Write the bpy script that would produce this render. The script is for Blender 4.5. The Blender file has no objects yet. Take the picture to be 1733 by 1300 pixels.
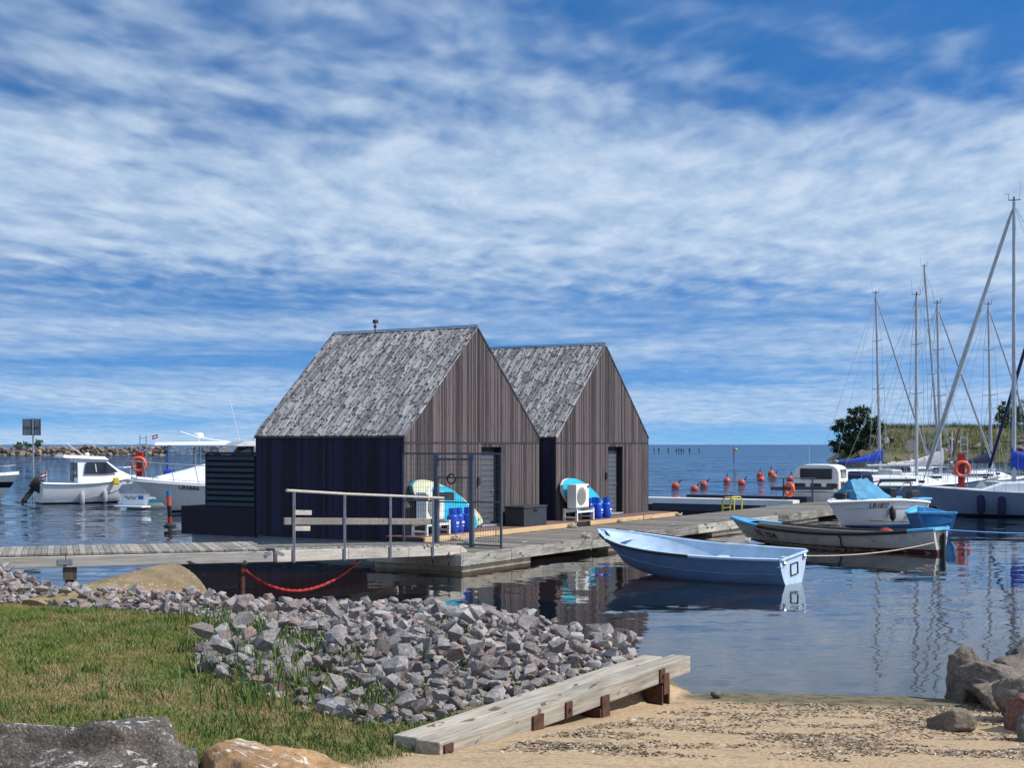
import bpy, bmesh, math, random
from mathutils import Vector, Matrix, noise
random.seed(7)
R = math.radians
S = bpy.context.scene
C = S.collection
# ------------------------------------------------------------------ camera
F, CX, HY, CZ = 2350.0, 866.5, 752.0, 2.85      # focal length in photo pixels, centre column, horizon row, eye height
cam_d = bpy.data.cameras.new('camera'); cam = bpy.data.objects.new('camera', cam_d); C.objects.link(cam)
cam.location = (0, 0, CZ); cam.rotation_euler = (R(90), 0, 0)
cam_d.sensor_width = 36; cam_d.lens = 36*F/1733; cam_d.shift_y = 102/1733
cam_d.clip_start = .1; cam_d.clip_end = 30000
S.camera = cam
# ------------------------------------------------------------------ exposure, sun, sky
S.view_settings.view_transform = 'Standard'; S.view_settings.look = 'None'
S.view_settings.exposure = 0.08; S.view_settings.gamma = 1.0; S.view_settings.use_curve_mapping = False
SUN_AZ, SUN_EL = -8.0, 47.0                      # azimuth from +X (photo right) towards +Y (away), elevation
sd = bpy.data.lights.new('sun', 'SUN'); sd.energy = 4.8; sd.angle = R(.5); sd.color = (1, .955, .89)
sun = bpy.data.objects.new('sun', sd); C.objects.link(sun); sun.location = (60, 8, 70)
svec = Vector((math.cos(R(SUN_EL))*math.cos(R(SUN_AZ)), math.cos(R(SUN_EL))*math.sin(R(SUN_AZ)), math.sin(R(SUN_EL))))
sun.rotation_euler = svec.to_track_quat('Z', 'Y').to_euler()

class NT:
    """tiny node-tree writer"""
    def __init__(s, t): s.t = t; t.nodes.clear()
    def n(s, kind, **k):
        nd = s.t.nodes.new(kind)
        ins = k.pop('i', {})
        for a, b in k.items(): setattr(nd, a, b)
        for a, b in ins.items(): s.set(nd, a, b)
        return nd
    def set(s, nd, key, val):
        sk = nd.inputs[key]
        if isinstance(val, bpy.types.NodeSocket): s.t.links.new(val, sk)
        elif isinstance(val, bpy.types.Node): s.t.links.new(val.outputs[0], sk)
        else: sk.default_value = val
    def math(s, op, a, b=0.0, c=None, clamp=False):
        nd = s.n('ShaderNodeMath', operation=op, use_clamp=clamp); s.set(nd, 0, a); s.set(nd, 1, b)
        if c is not None: s.set(nd, 2, c)
        return nd.outputs[0]
    def vmath(s, op, a, b):
        nd = s.n('ShaderNodeVectorMath', operation=op); s.set(nd, 0, a); s.set(nd, 1, b); return nd.outputs[0]
    def noise(s, vec, scale, detail=3, rough=.5, dist=0.0, out=0):
        nd = s.n('ShaderNodeTexNoise', i={'Scale': scale, 'Detail': detail, 'Roughness': rough, 'Distortion': dist})
        if vec is not None: s.set(nd, 'Vector', vec)
        return nd.outputs[out]
    def ramp(s, fac, stops, interp='LINEAR'):
        nd = s.n('ShaderNodeValToRGB'); s.set(nd, 0, fac); cr = nd.color_ramp; cr.interpolation = interp
        while len(cr.elements) < len(stops): cr.elements.new(.5)
        for e, (p, c) in zip(cr.elements, stops):
            e.position = p; e.color = (c, c, c, 1) if not hasattr(c, '__len__') else (*c[:3], 1)
        return nd.outputs[0]
    def mix(s, fac, a, b, mode='MIX'):
        nd = s.n('ShaderNodeMix', data_type='RGBA', blend_type=mode, clamp_factor=True)
        s.set(nd, 0, fac); s.set(nd, 6, a if hasattr(a, 'is_linked') or not hasattr(a, '__len__') else (*a[:3], 1))
        s.set(nd, 7, b if hasattr(b, 'is_linked') or not hasattr(b, '__len__') else (*b[:3], 1)); return nd.outputs[2]
    def mapping(s, vec, scale=(1, 1, 1), rot=(0, 0, 0), loc=(0, 0, 0)):
        nd = s.n('ShaderNodeMapping'); s.set(nd, 0, vec); nd.inputs['Scale'].default_value = scale
        nd.inputs['Rotation'].default_value = rot; nd.inputs['Location'].default_value = loc; return nd.outputs[0]
    def smooth(s, x, lo, hi):
        nd = s.n('ShaderNodeMapRange', interpolation_type='SMOOTHSTEP'); s.set(nd, 0, x)
        nd.inputs[1].default_value = lo; nd.inputs[2].default_value = hi; return nd.outputs[0]

W = bpy.data.worlds.new('World'); S.world = W; W.use_nodes = True
t = NT(W.node_tree)
sky = t.n('ShaderNodeTexSky', sky_type='NISHITA', sun_disc=False, sun_elevation=R(SUN_EL), altitude=0,
          air_density=1.0, dust_density=.35, ozone_density=3.0)
sky.sun_rotation = R(90-SUN_AZ)
d0 = t.n('ShaderNodeTexCoord').outputs['Generated']
# clear deep-blue air down to the horizon: sample the sky well above the hazy rim
dv = t.n('ShaderNodeVectorMath', operation='NORMALIZE', i={0: t.vmath('ADD', t.vmath('MULTIPLY', d0, (1, 1, 2.7)), (0, 0, .16))}).outputs[0]
t.set(sky, 'Vector', dv)
tint = t.n('ShaderNodeHueSaturation', i={'Hue': .503, 'Saturation': 1.52, 'Value': 1.42, 'Color': sky.outputs[0]})
gm = t.n('ShaderNodeGamma', i={0: tint.outputs[0], 1: 1.0})
d = t.n('ShaderNodeTexCoord').outputs['Generated']
sep = t.n('ShaderNodeSeparateXYZ', i={0: d})
zc = t.math('MAXIMUM', sep.outputs[2], .0)
iz = t.math('DIVIDE', 1.0, t.math('ADD', zc, .055))
P = t.n('ShaderNodeCombineXYZ', i={0: t.math('MULTIPLY', sep.outputs[0], iz), 1: t.math('MULTIPLY', sep.outputs[1], iz), 2: 0.0}).outputs[0]
warp = t.noise(P, .9, 2, .5, out=1)
Pw = t.vmath('ADD', P, t.vmath('MULTIPLY', t.vmath('SUBTRACT', warp, (.5, .5, .5)), (.30, .30, 0)))
big = t.noise(t.mapping(Pw, (.40, .42, 1), (0, 0, R(20)), (1.25, .55, 0)), 1.0, 3, .5)
mid = t.noise(t.mapping(Pw, (1.3, 1.0, 1), (0, 0, R(-28)), (5, 0, 2)), 1.0, 4, .6)
rip = t.noise(t.mapping(Pw, (8.0, 4.4, 1), (0, 0, R(-52)), (0, 4, 1)), 1.0, 2, .5, .3)
rip2 = t.noise(t.mapping(Pw, (4.4, 2.6, 1), (0, 0, R(-40)), (7, 4, 5)), 1.0, 4, .6, .3)
py_ = t.n('ShaderNodeSeparateXYZ', i={0: P})
ph = t.math('ADD', t.math('MULTIPLY', t.math('ADD', py_.outputs[1], t.math('MULTIPLY', py_.outputs[0], -.22)), 1.43), t.math('ADD', t.math('MULTIPLY', mid, 2.2), -7.45))
roll = t.math('COSINE', ph)      # broad cloud rolls repeating across the whole sky
den = t.math('ADD', t.math('ADD', t.math('MULTIPLY', big, 1.2), t.math('MULTIPLY', roll, .36)), t.math('MULTIPLY', mid, .75))
den = t.math('ADD', den, t.math('MULTIPLY', t.math('SUBTRACT', rip, .5), .80))
den = t.math('ADD', den, t.math('MULTIPLY', t.math('SUBTRACT', rip2, .5), .62))
wv = t.n('ShaderNodeTexWave', wave_type='BANDS', bands_direction='X', i={'Scale': .95, 'Distortion': 5.0, 'Detail': 3.0, 'Detail Scale': 1.1, 'Detail Roughness': .6})
t.set(wv, 'Vector', t.mapping(Pw, (1, 1, 1), (0, 0, R(62))))
den = t.math('ADD', den, t.math('MULTIPLY', t.math('SUBTRACT', wv.outputs[1], .5), .15))
cov = t.math('ADD', t.math('MULTIPLY', t.smooth(den, .34, 1.36), .88), .10)
# flat layers low over the horizon
AZ = t.math('DIVIDE', sep.outputs[0], t.math('MAXIMUM', t.math('ABSOLUTE', sep.outputs[1]), .05))
lowv = t.n('ShaderNodeCombineXYZ', i={0: t.math('MULTIPLY', AZ, 3.4), 1: t.math('MULTIPLY', sep.outputs[2], 46.0), 2: 4.7}).outputs[0]
lown = t.noise(lowv, 1.0, 5, .58, .25)
low = t.math('ADD', t.math('MULTIPLY', t.smooth(lown, .34, .62), .56), .24)
lowm = t.math('SUBTRACT', 1.0, t.smooth(sep.outputs[2], .065, .120))
cov = t.math('ADD', t.math('MULTIPLY', cov, t.math('SUBTRACT', 1.0, lowm)), t.math('MULTIPLY', low, lowm), clamp=True)
shade = t.noise(t.mapping(Pw, (6.0, 3.0, 1), (0, 0, R(-50)), (2, 8, 4)), 1.0, 4, .6)
ccol = t.ramp(shade, [(.34, (.38, .53, .73)), (.66, (.63, .745, .885))])
cc = t.n('ShaderNodeVectorMath', operation='SCALE', i={0: ccol, 3: 10.0}).outputs[0]
mixc = t.mix(t.math('MULTIPLY', cov, .9), gm.outputs[0], cc)
bg = t.n('ShaderNodeBackground', i={0: mixc, 1: .1})
t.n('ShaderNodeOutputWorld', i={0: bg.outputs[0]})

# ------------------------------------------------------------------ pixel -> place
def G(px, py, z=0.0):
    """the point at height z seen at photo pixel (px, py)"""
    y = (CZ-z)*F/(py-HY); return Vector(((px-CX)/F*y, y, z))
def D(px, py, y):
    return Vector(((px-CX)/F*y, y, CZ-(py-HY)/F*y))
def PIX(p): return (CX+F*p[0]/p[1], HY+F*(CZ-p[2])/p[1])

# ------------------------------------------------------------------ object helpers
def link(name, data=None, parent=None, loc=None, rz=0.0):
    o = bpy.data.objects.new(name, data); C.objects.link(o)
    if parent is not None: o.parent = parent
    if loc is not None: o.location = loc
    if rz: o.rotation_euler = (0, 0, rz)
    return o
def thing(name, label, cat, loc=(0, 0, 0), rz=0.0, group=None):
    o = link(name, None, None, loc, rz); o.empty_display_size = .2
    return tag(o, label, cat, group)
def tag(o, label, cat, group=None):
    o['label'] = label; o['category'] = cat
    if group: o['group'] = group
    return o
def struct(o): o['kind'] = 'structure'; return o
def stuff(o): o['kind'] = 'stuff'; return o
def copy_tree(o, parent=None):
    c = o.copy(); C.objects.link(c); c.parent = parent
    for ch in o.children: copy_tree(ch, c)
    return c

class MB:
    def __init__(s): s.v = []; s.f = []
    def add(s, vs, fs):
        b = len(s.v); s.v += [tuple(p) for p in vs]; s.f += [tuple(i+b for i in f) for f in fs]; return s
    BF = [(0, 3, 2, 1), (4, 5, 6, 7), (0, 1, 5, 4), (1, 2, 6, 5), (2, 3, 7, 6), (3, 0, 4, 7)]
    def box(s, x0, x1, y0, y1, z0, z1):
        return s.add([(x0, y0, z0), (x1, y0, z0), (x1, y1, z0), (x0, y1, z0), (x0, y0, z1), (x1, y0, z1), (x1, y1, z1), (x0, y1, z1)], MB.BF)
    def hexa(s, pts): return s.add(pts, MB.BF)
    def bar(s, p0, p1, w, h, up=(0, 0, 1)):
        p0 = Vector(p0); p1 = Vector(p1); d = (p1-p0).normalized(); up = Vector(up)
        if abs(d.dot(up)) > .98: up = Vector((0, 1, 0))
        a = d.cross(up).normalized()*w/2; b = a.cross(d).normalized()*h/2
        return s.add([p0-a-b, p0+a-b, p1+a-b, p1-a-b, p0-a+b, p0+a+b, p1+a+b, p1-a+b], MB.BF)
    def tube(s, pts, r, n=8, cap=True, closed=False):
        pts = [Vector(p) for p in pts]; m = len(pts); rs = r if hasattr(r, '__len__') else [r]*m
        vs = []; prev = None
        for i, p in enumerate(pts):
            a = pts[(i-1) % m] if closed else pts[max(i-1, 0)]; b = pts[(i+1) % m] if closed else pts[min(i+1, m-1)]
            d = (b-a).normalized()
            if prev is None: u = d.orthogonal().normalized()
            else: u = (prev-d*prev.dot(d)).normalized()
            prev = u; w = d.cross(u)
            for k in range(n):
                q = 2*math.pi*k/n; vs.append(p+(u*math.cos(q)+w*math.sin(q))*rs[i])
        fs = []
        for i in range(m if closed else m-1):
            j = (i+1) % m
            for k in range(n): fs.append((i*n+k, i*n+(k+1) % n, j*n+(k+1) % n, j*n+k))
        if cap and not closed:
            fs.append(tuple(reversed(range(n)))); fs.append(tuple((m-1)*n+k for k in range(n)))
        return s.add(vs, fs)
    def torus(s, c, Rr, r, axis=(0, 0, 1), n=28, k=10):
        ax = Vector(axis).normalized(); u = ax.orthogonal().normalized(); w = ax.cross(u); c = Vector(c)
        return s.tube([c+(u*math.cos(2*math.pi*i/n)+w*math.sin(2*math.pi*i/n))*Rr for i in range(n)], r, k, closed=True)
    def lathe(s, prof, n=16, c=(0, 0, 0)):
        c = Vector(c); vs = []; fs = []; m = len(prof)
        for r, z in prof:
            for k in range(n):
                q = 2*math.pi*k/n; vs.append(c+Vector((r*math.cos(q), r*math.sin(q), z)))
        for i in range(m-1):
            for k in range(n): fs.append((i*n+k, i*n+(k+1) % n, (i+1)*n+(k+1) % n, (i+1)*n+k))
        if prof[0][0] > 1e-5: fs.append(tuple(reversed(range(n))))
        if prof[-1][0] > 1e-5: fs.append(tuple((m-1)*n+k for k in range(n)))
        return s.add(vs, fs)
    def loft(s, rings, closed=False, flip=False):
        n = len(rings[0]); vs = [p for r in rings for p in r]; fs = []
        for i in range(len(rings)-1):
            for k in range(n if closed else n-1):
                q = (i*n+k, i*n+(k+1) % n, (i+1)*n+(k+1) % n, (i+1)*n+k)
                fs.append(q[::-1] if flip else q)
        return s.add(vs, fs)
    def poly(s, pts, flip=False):
        f = tuple(range(len(pts))); return s.add(pts, [f[::-1] if flip else f])
    def prism(s, pts, off):
        """closed outline (3d points) extruded along off"""
        n = len(pts); off = Vector(off); a = [Vector(p) for p in pts]; b = [p+off for p in a]
        fs = [tuple(reversed(range(n))), tuple(range(n, 2*n))]+[(k, (k+1) % n, n+(k+1) % n, n+k) for k in range(n)]
        return s.add(a+b, fs)
    def mesh(s, name, mat, smooth=None):
        me = bpy.data.meshes.new(name); me.from_pydata(s.v, [], s.f); me.update()
        bm = bmesh.new(); bm.from_mesh(me); bmesh.ops.remove_doubles(bm, verts=bm.verts, dist=1e-5)
        bmesh.ops.recalc_face_normals(bm, faces=bm.faces); bm.to_mesh(me); bm.free()
        if mat: me.materials.append(mat)
        if smooth:
            me.polygons.foreach_set('use_smooth', [True]*len(me.polygons)); me.set_sharp_from_angle(angle=R(smooth))
        return me
    def build(s, name, mat, parent=None, smooth=None, bevel=0, loc=None, rz=0.0):
        o = link(name, s.mesh(name, mat, smooth), parent, loc, rz)
        if bevel:
            b = o.modifiers.new('bevel', 'BEVEL'); b.width = bevel; b.segments = 2; b.limit_method = 'ANGLE'
        return o

# ------------------------------------------------------------------ materials
MATS = {}
def pmat(name):
    m = bpy.data.materials.new(name); m.use_nodes = True; MATS[name] = m; return m, NT(m.node_tree)
def fin(t, col, rough=.6, metal=0.0, bump=None, bstr=.3, bdist=.01, **k):
    b = t.n('ShaderNodeBsdfPrincipled'); t.set(b, 'Base Color', col if hasattr(col, 'is_linked') else (*col, 1))
    t.set(b, 'Roughness', rough); t.set(b, 'Metallic', metal)
    for a, v in k.items(): t.set(b, a.replace('_', ' '), v)
    if bump is not None:
        bn = t.n('ShaderNodeBump', i={'Strength': bstr, 'Distance': bdist, 'Height': bump}); t.set(b, 'Normal', bn.outputs[0])
    t.n('ShaderNodeOutputMaterial', i={0: b.outputs[0]}); return b
def plain(name, col, rough=.5, var=.18, scale=6.0, metal=0.0, bstr=.15, grime=None, **k):
    """paint / plastic / metal with uneven tone, soft dirt and fine relief"""
    m, t = pmat(name); tc = t.n('ShaderNodeTexCoord').outputs['Object']
    a = t.noise(tc, scale, 5, .6); b = t.noise(tc, scale*9, 3, .6)
    lo = tuple(c*(1-var) for c in col); hi = tuple(min(1, c*(1+var*.6)) for c in col)
    c = t.mix(t.smooth(a, .3, .7), lo, hi)
    if grime: c = t.mix(t.math('MULTIPLY', t.smooth(t.noise(tc, scale*.7, 6, .7), .52, .75), .6), c, grime)
    rr = t.math('ADD', t.math('MULTIPLY', b, .2), max(.02, rough-.1))
    fin(t, c, rr, metal, b, bstr, .004, **k); return m
def woodmat(name, c0, c1, axis=0, scale=1.0, island=.35, objr=0.0, knots=.0, knotc=(.02, .017, .016), rough=.8, bstr=.5):
    """weathered boards: grain stretched along an axis, tone per board (island or object)"""
    m, t = pmat(name); tc = t.n('ShaderNodeTexCoord').outputs['Object']
    ge = t.n('ShaderNodeNewGeometry'); oi = t.n('ShaderNodeObjectInfo')
    rnd = t.math('ADD', t.math('MULTIPLY', ge.outputs['Random Per Island'], 1.0 if island else 0), t.math('MULTIPLY', oi.outputs['Random'], 1.0 if objr else 0))
    off = t.n('ShaderNodeCombineXYZ', i={0: t.math('MULTIPLY', rnd, 37.0), 1: t.math('MULTIPLY', rnd, 19.0), 2: t.math('MULTIPLY', rnd, 11.0)}).outputs[0]
    v = t.vmath('ADD', tc, off)
    sc = [30*scale]*3; sc[axis] = 1.6*scale
    g = t.noise(t.mapping(v, tuple(sc)), 1.0, 5, .65, .5)
    g2 = t.noise(v, 1.3*scale, 3, .6)
    f = t.math('ADD', t.math('MULTIPLY', g, .75), t.math('MULTIPLY', g2, .35))
    f = t.math('ADD', f, t.math('MULTIPLY', t.math('SUBTRACT', rnd, .5), max(island, objr)))
    c = t.mix(t.smooth(f, .25, .85), c0, c1)
    if knots:
        ks = [9*scale]*3; ks[axis] = 3.2*scale
        kn = t.smooth(t.noise(t.mapping(v, tuple(ks)), 1.0, 2, .5, .8), .69-knots*.12, .72-knots*.08)
        c = t.mix(kn, c, knotc)
    fin(t, c, rough, 0, g, bstr, .004); return m

M_white = plain('white_gelcoat', (.82, .83, .84), .28, .03, 1.2)
M_deckw = plain('white_deck', (.70, .71, .70), .5, .08, 3)
M_cream = plain('cream_paint', (.70, .68, .60), .4, .1, 3)
M_black = plain('black_plastic', (.012, .012, .016), .35, .2, 4)
M_dark = plain('dark_rubber', (.02, .02, .024), .7, .3, 6)
M_glass = plain('dark_window', (.02, .025, .035), .06, .1, 2, bstr=0, Specular_IOR_Level=.7)
M_alu = plain('aluminium', (.55, .57, .60), .35, .12, 5, .85)
M_galv = plain('galvanised_steel', (.36, .38, .41), .45, .2, 8, .6)
M_mast = plain('mast_aluminium', (.42, .44, .47), .4, .12, 3, .35)
M_gate = plain('blue_grey_steel', (.075, .09, .125), .4, .15, 6, .2)
M_rust = plain('rusty_steel', (.085, .032, .018), .85, .55, 9, bstr=.6, grime=(.03, .014, .012))
M_red = plain('red_buoy', (.55, .07, .03), .5, .25, 4, grime=(.3, .09, .06))
M_orange = plain('orange_ring', (.80, .13, .04), .45, .15, 5)
M_redp = plain('red_paint', (.33, .018, .018), .5, .2, 4)
M_bluecov = plain('blue_canvas', (.008, .05, .42), .8, .25, 5, bstr=.5)
M_navycov = plain('navy_canvas', (.012, .018, .06), .85, .25, 5, bstr=.5)
M_greycov = plain('grey_canvas', (.42, .42, .46), .85, .2, 3, bstr=.5)
M_teal = plain('teal_tarpaulin', (.05, .25, .43), .75, .3, 2.5, bstr=.7)
M_gas = plain('gas_bottle_blue', (.012, .07, .50), .32, .15, 6)
M_rowb = plain('shade_blue_boat_paint', (.11, .22, .41), .4, .13, 3, grime=(.14, .22, .35))  # pale blue paint deepened: shade of the near side put into the hull colour
M_rowi = plain('pale_blue_boat_inside', (.42, .55, .70), .5, .15, 3, grime=(.38, .4, .4))
M_skyb = plain('sky_blue_paint', (.10, .42, .72), .4, .15, 4)
M_midb = plain('blue_paint', (.02, .16, .42), .4, .2, 4)
M_turq = plain('turquoise_board', (.03, .50, .68), .35, .08, 3)
M_crm = plain('cream_board', (.66, .66, .48), .4, .1, 4)
M_rope = plain('rope', (.50, .43, .33), .9, .35, 30, bstr=.8)
M_bluerope = plain('blue_rope', (.05, .22, .5), .8, .3, 30)
M_conc = plain('float_concrete', (.42, .37, .27), .85, .25, 4, bstr=.5, grime=(.25, .2, .12))
M_yel = plain('yellow_paint', (.62, .50, .03), .5, .15, 4)
M_door = plain('grey_door', (.085, .10, .12), .5, .08, 3)
M_anth = plain('anthracite_resin', (.028, .033, .042), .55, .15, 4)
M_ac = plain('white_enamel', (.74, .73, .70), .4, .06, 4)
M_grille = plain('grey_grille', (.35, .34, .30), .5, .2, 5)
M_sign = plain('grey_sign', (.16, .17, .18), .6, .2, 6)
M_mesh = plain('mesh_wire', (.10, .11, .12), .5, .15, 8, .3)
M_sail = plain('off_white_sail', (.55, .54, .55), .85, .2, 3, bstr=.5)
M_hullshade = plain('light_blue_hull', (.20, .28, .42), .25, .06, 1.5, grime=(.17, .23, .34))
M_boot = plain('antifoul_dark', (.015, .016, .03), .6, .3, 4)
M_redboot = plain('antifoul_red', (.10, .02, .018), .7, .3, 4)
M_workb = plain('weathered_white_paint', (.50, .50, .48), .6, .18, 3, grime=(.30, .29, .27))
M_skyfl = plain('pale_float', (.30, .34, .40), .6, .2, 3)
M_text = plain('black_lettering', (.01, .01, .012), .6, .1, 4)
M_maroon = plain('maroon_panel', (.055, .022, .028), .4, .2, 4)
M_turqd = plain('teal_trim', (.02, .33, .45), .4, .1, 4)
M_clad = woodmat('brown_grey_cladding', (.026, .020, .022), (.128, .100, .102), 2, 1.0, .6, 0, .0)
M_side = woodmat('dark_navy_cladding', (.003, .003, .012), (.016, .014, .050), 2, 1.0, .6, 0, .0)  # near-black navy tone for side boards, terrace parapet and louvre frame
M_roof = woodmat('silver_roof_boards', (.09, .085, .09), (.42, .405, .41), 1, 1.7, .45, 0, .8)
M_plank = woodmat('grey_planks', (.085, .075, .065), (.27, .245, .21), 1, 1.0, 0, .4, .15)
M_gplank = woodmat('gangway_planks', (.13, .118, .102), (.34, .31, .27), 1, 1.0, 0, .35, .1)
M_beam = woodmat('silvery_beam', (.20, .18, .16), (.56, .51, .45), 0, .9, .1, .2, .25, (.07, .05, .04))
M_fascia = woodmat('stained_fascia', (.07, .066, .06), (.52, .49, .43), 0, .8, 0, .3, .6, (.05, .045, .04))
M_timber = woodmat('grey_timber', (.13, .115, .095), (.50, .45, .37), 0, 1.0, .1, .25, .2, (.12, .08, .05))
M_pine = woodmat('fresh_pine', (.42, .27, .13), (.72, .52, .30), 0, .8, .1, .15, .3, (.25, .12, .05))
M_comp = woodmat('red_brown_decking', (.09, .045, .038), (.19, .10, .085), 0, 1.0, .25, .25, 0)
M_boatw = woodmat('dark_boat_wood', (.06, .052, .045), (.20, .175, .15), 0, 1.2, .2, .1, 0)
M_pile = woodmat('pile_wood', (.05, .04, .03), (.16, .125, .10), 2, 1.0, .2, .1, 0)
import numpy as np
rng = np.random.default_rng(11)
def npmesh(name, V, Fc, mat, smooth=False):
    me = bpy.data.meshes.new(name); nf, k = Fc.shape
    me.vertices.add(len(V)); me.vertices.foreach_set('co', np.asarray(V, dtype=np.float32).ravel())
    me.loops.add(nf*k); me.loops.foreach_set('vertex_index', Fc.astype(np.int32).ravel())
    me.polygons.add(nf); me.polygons.foreach_set('loop_start', np.arange(0, nf*k, k, dtype=np.int32))
    if smooth: me.polygons.foreach_set('use_smooth', np.ones(nf, dtype=bool))
    me.update(calc_edges=True); me.materials.append(mat); return me
def sst(x, a, b):
    q = min(1, max(0, (x-a)/(b-a))); return q*q*(3-2*q)
def lerp_pts(pts, x):
    if x <= pts[0][0]: return pts[0][1]
    for (a, b), (c, e) in zip(pts, pts[1:]):
        if x <= c: return b+(e-b)*(x-a)/(c-a)
    return pts[-1][1]
# ------------------------------------------------------------------ ground: grassy bank + beach + sloping bottom, one sheet
BANK_SHORE = [(-60, 25.5), (-12, 23.4), (-8, 23.0), (-6.2, 22.1), (-4.6, 21.5), (-2.5, 20.6), (-1, 20.0), (.2, 18.9), (1.0, 17.4), (1.6, 16.3), (2.2, 15.6), (60, 10)]
TA, TB = Vector((-.50, 10.66)), Vector((1.75, 14.61))      # foot line of the timber edging
TD = (TB-TA).normalized(); TN = Vector((TD.y, -TD.x))       # TN points to the beach side
def tside(x, y): return (Vector((x, y))-TA).dot(TN)
def beach_w(x, y):
    wd = .55*max(0, 10.75-y)
    return sst(tside(x, y), -.42-wd, -.16+wd)
def height(x, y):
    w = beach_w(x, y); z1 = z2 = 0
    if w < 1:
        d = lerp_pts(BANK_SHORE, x)-y
        if d < 0: z1 = max(-2.6, d*.42)
        elif d < 1.6: z1 = .5*(d/1.6)**.8
        else: z1 = .5+.27*sst(d, 1.6, 5.5)+.42*sst(d, 5, 17)
        z1 += .34*sst(-x, 6.8, 8.3)*sst(d, .1, 1.4)*(1-sst(d, 3.5, 7))
        z1 = min(z1, .46+.115*max(0, -tside(x, y))+.3*sst(9.5-y, 0, 6))
    if w > 0:
        d = 16.72-.27*x-y+.12*math.sin(x*1.7)
        z2 = max(-2.6, d*.13) if d < 0 else min(.074*d+.035*sst(d, 3.2, 6), 1.2)
    n = noise.noise((x*.55, y*.55, 3.3))*.05+noise.noise((x*1.9, y*1.9, 1.7))*.018
    return z1*(1-w)+z2*w+n*(1 if z1*(1-w)+z2*w > .12 else .35)
def ground_sheet(name, mat):
    xs = np.concatenate([np.arange(-60, -12, 1.5), np.arange(-12, 9, .13), np.arange(9, 60.1, 1.5)])
    ys = np.concatenate([np.arange(-12, 5.5, .8), np.arange(5.5, 24.6, .13), np.arange(24.6, 60, 1.5)])
    V = []; wt = []
    for y in ys:
        for x in xs: V.append((x, y, height(x, y))); wt.append(beach_w(x, y))
    nx = len(xs); q = np.arange(nx*(len(ys)-1)).reshape(-1, nx)[:, :-1].ravel()
    me = npmesh(name, V, np.stack([q, q+1, q+nx+1, q+nx], 1), mat, True)
    at = me.attributes.new('sand', 'FLOAT', 'POINT'); at.data.foreach_set('value', np.array(wt, dtype=np.float32))
    return struct(link(name, me))
m, t = pmat('soil_and_sand'); tc = t.n('ShaderNodeTexCoord').outputs['Object']
z = t.n('ShaderNodeSeparateXYZ', i={0: tc}).outputs[2]
sand = t.n('ShaderNodeAttribute', attribute_name='sand').outputs['Fac']
n1 = t.noise(tc, 1.1, 5, .65); n2 = t.noise(tc, 26, 4, .7); n3 = t.noise(t.mapping(tc, (3.2, 9, 3)), 1.0, 6, .75, .6)
dry = t.mix(t.smooth(n2, .3, .7), (.30, .205, .115), (.49, .355, .215))
litter = t.math('MULTIPLY', t.smooth(n3, .53, .62), t.smooth(n1, .40, .60))
dry = t.mix(t.math('MULTIPLY', litter, .75), dry, (.17, .125, .09))
wet = t.mix(n2, (.11, .085, .045), (.20, .155, .085))
weed = t.mix(t.smooth(t.noise(tc, 7, 5, .7), .45, .62), wet, (.045, .05, .018))
zw = t.math('ADD', z, t.math('MULTIPLY', t.math('SUBTRACT', n1, .5), .10))
scol = t.mix(t.smooth(zw, .055, .12), weed, dry)
scol = t.mix(t.smooth(z, -.45, -.02), (.05, .042, .02), scol)
soil = t.mix(t.smooth(n1, .35, .65), (.12, .11, .04), (.22, .17, .085))
soil = t.mix(t.smooth(z, -.12, .05), (.13, .07, .028), soil)
sf = t.smooth(t.math('ADD', sand, t.math('MULTIPLY', t.math('SUBTRACT', n3, .5), .7)), .42, .58)
fin(t, t.mix(sf, soil, scol), .9, 0, t.math('ADD', n2, t.math('MULTIPLY', n3, 1.5)), .7, .02)
ground = ground_sheet('ground', m)
m, t = pmat('sea_bottom'); fin(t, (.018, .022, .016), .95)
struct(MB().box(-9000, 9000, 50, 9500, -4.2, -4.0).build('seabed', m))
# ------------------------------------------------------------------ water
m, t = pmat('sea_water'); tc = t.n('ShaderNodeTexCoord').outputs['Object']
sp = t.n('ShaderNodeSeparateXYZ', i={0: tc})
opn = t.smooth(t.math('ADD', sp.outputs[1], t.math('MULTIPLY', t.noise(tc, .03, 2), 14.0)), 38, 92)      # the open water beyond the docks
left = t.math('SUBTRACT', 1.0, t.smooth(sp.outputs[0], -10, -2))
opn = t.math('MAXIMUM', opn, t.math('MULTIPLY', t.math('MULTIPLY', left, t.smooth(sp.outputs[1], 30, 44)), .5))
def slope(scale, st, rot, amp, det=2, ro=.5, dist=.2):
    """wave slopes (x, y) from two noise channels"""
    v = t.noise(t.mapping(tc, st, (0, 0, R(rot))), scale, det, ro, dist, out=1)
    k_ = amp if hasattr(amp, 'is_linked') else amp
    nd = t.n('ShaderNodeVectorMath', operation='SCALE', i={0: t.vmath('SUBTRACT', v, (.5, .5, .5))}); t.set(nd, 3, k_); return nd.outputs[0]
patch = t.smooth(t.noise(t.mapping(tc, (.5, 1, 1)), .22, 3, .55), .36, .64)
gust = t.math('ADD', .55, t.math('MULTIPLY', t.noise(t.mapping(tc, (.25, 1, 1), (0, 0, R(5))), .045, 4, .6), .9))
cs = slope(1.5, (.6, 1.25, 1), -10, .060)
cf = slope(5.5, (.65, 1.4, 1), 12, t.math('ADD', .010, t.math('MULTIPLY', patch, .050)))
ow = slope(.55, (.30, 1.1, 1), 6, t.math('MULTIPLY', t.math('MULTIPLY', opn, gust), 1.15), 4, .62)
of_ = slope(2.6, (.5, 1.2, 1), -8, t.math('MULTIPLY', t.math('MULTIPLY', opn, gust), .7), 3, .6)
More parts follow.
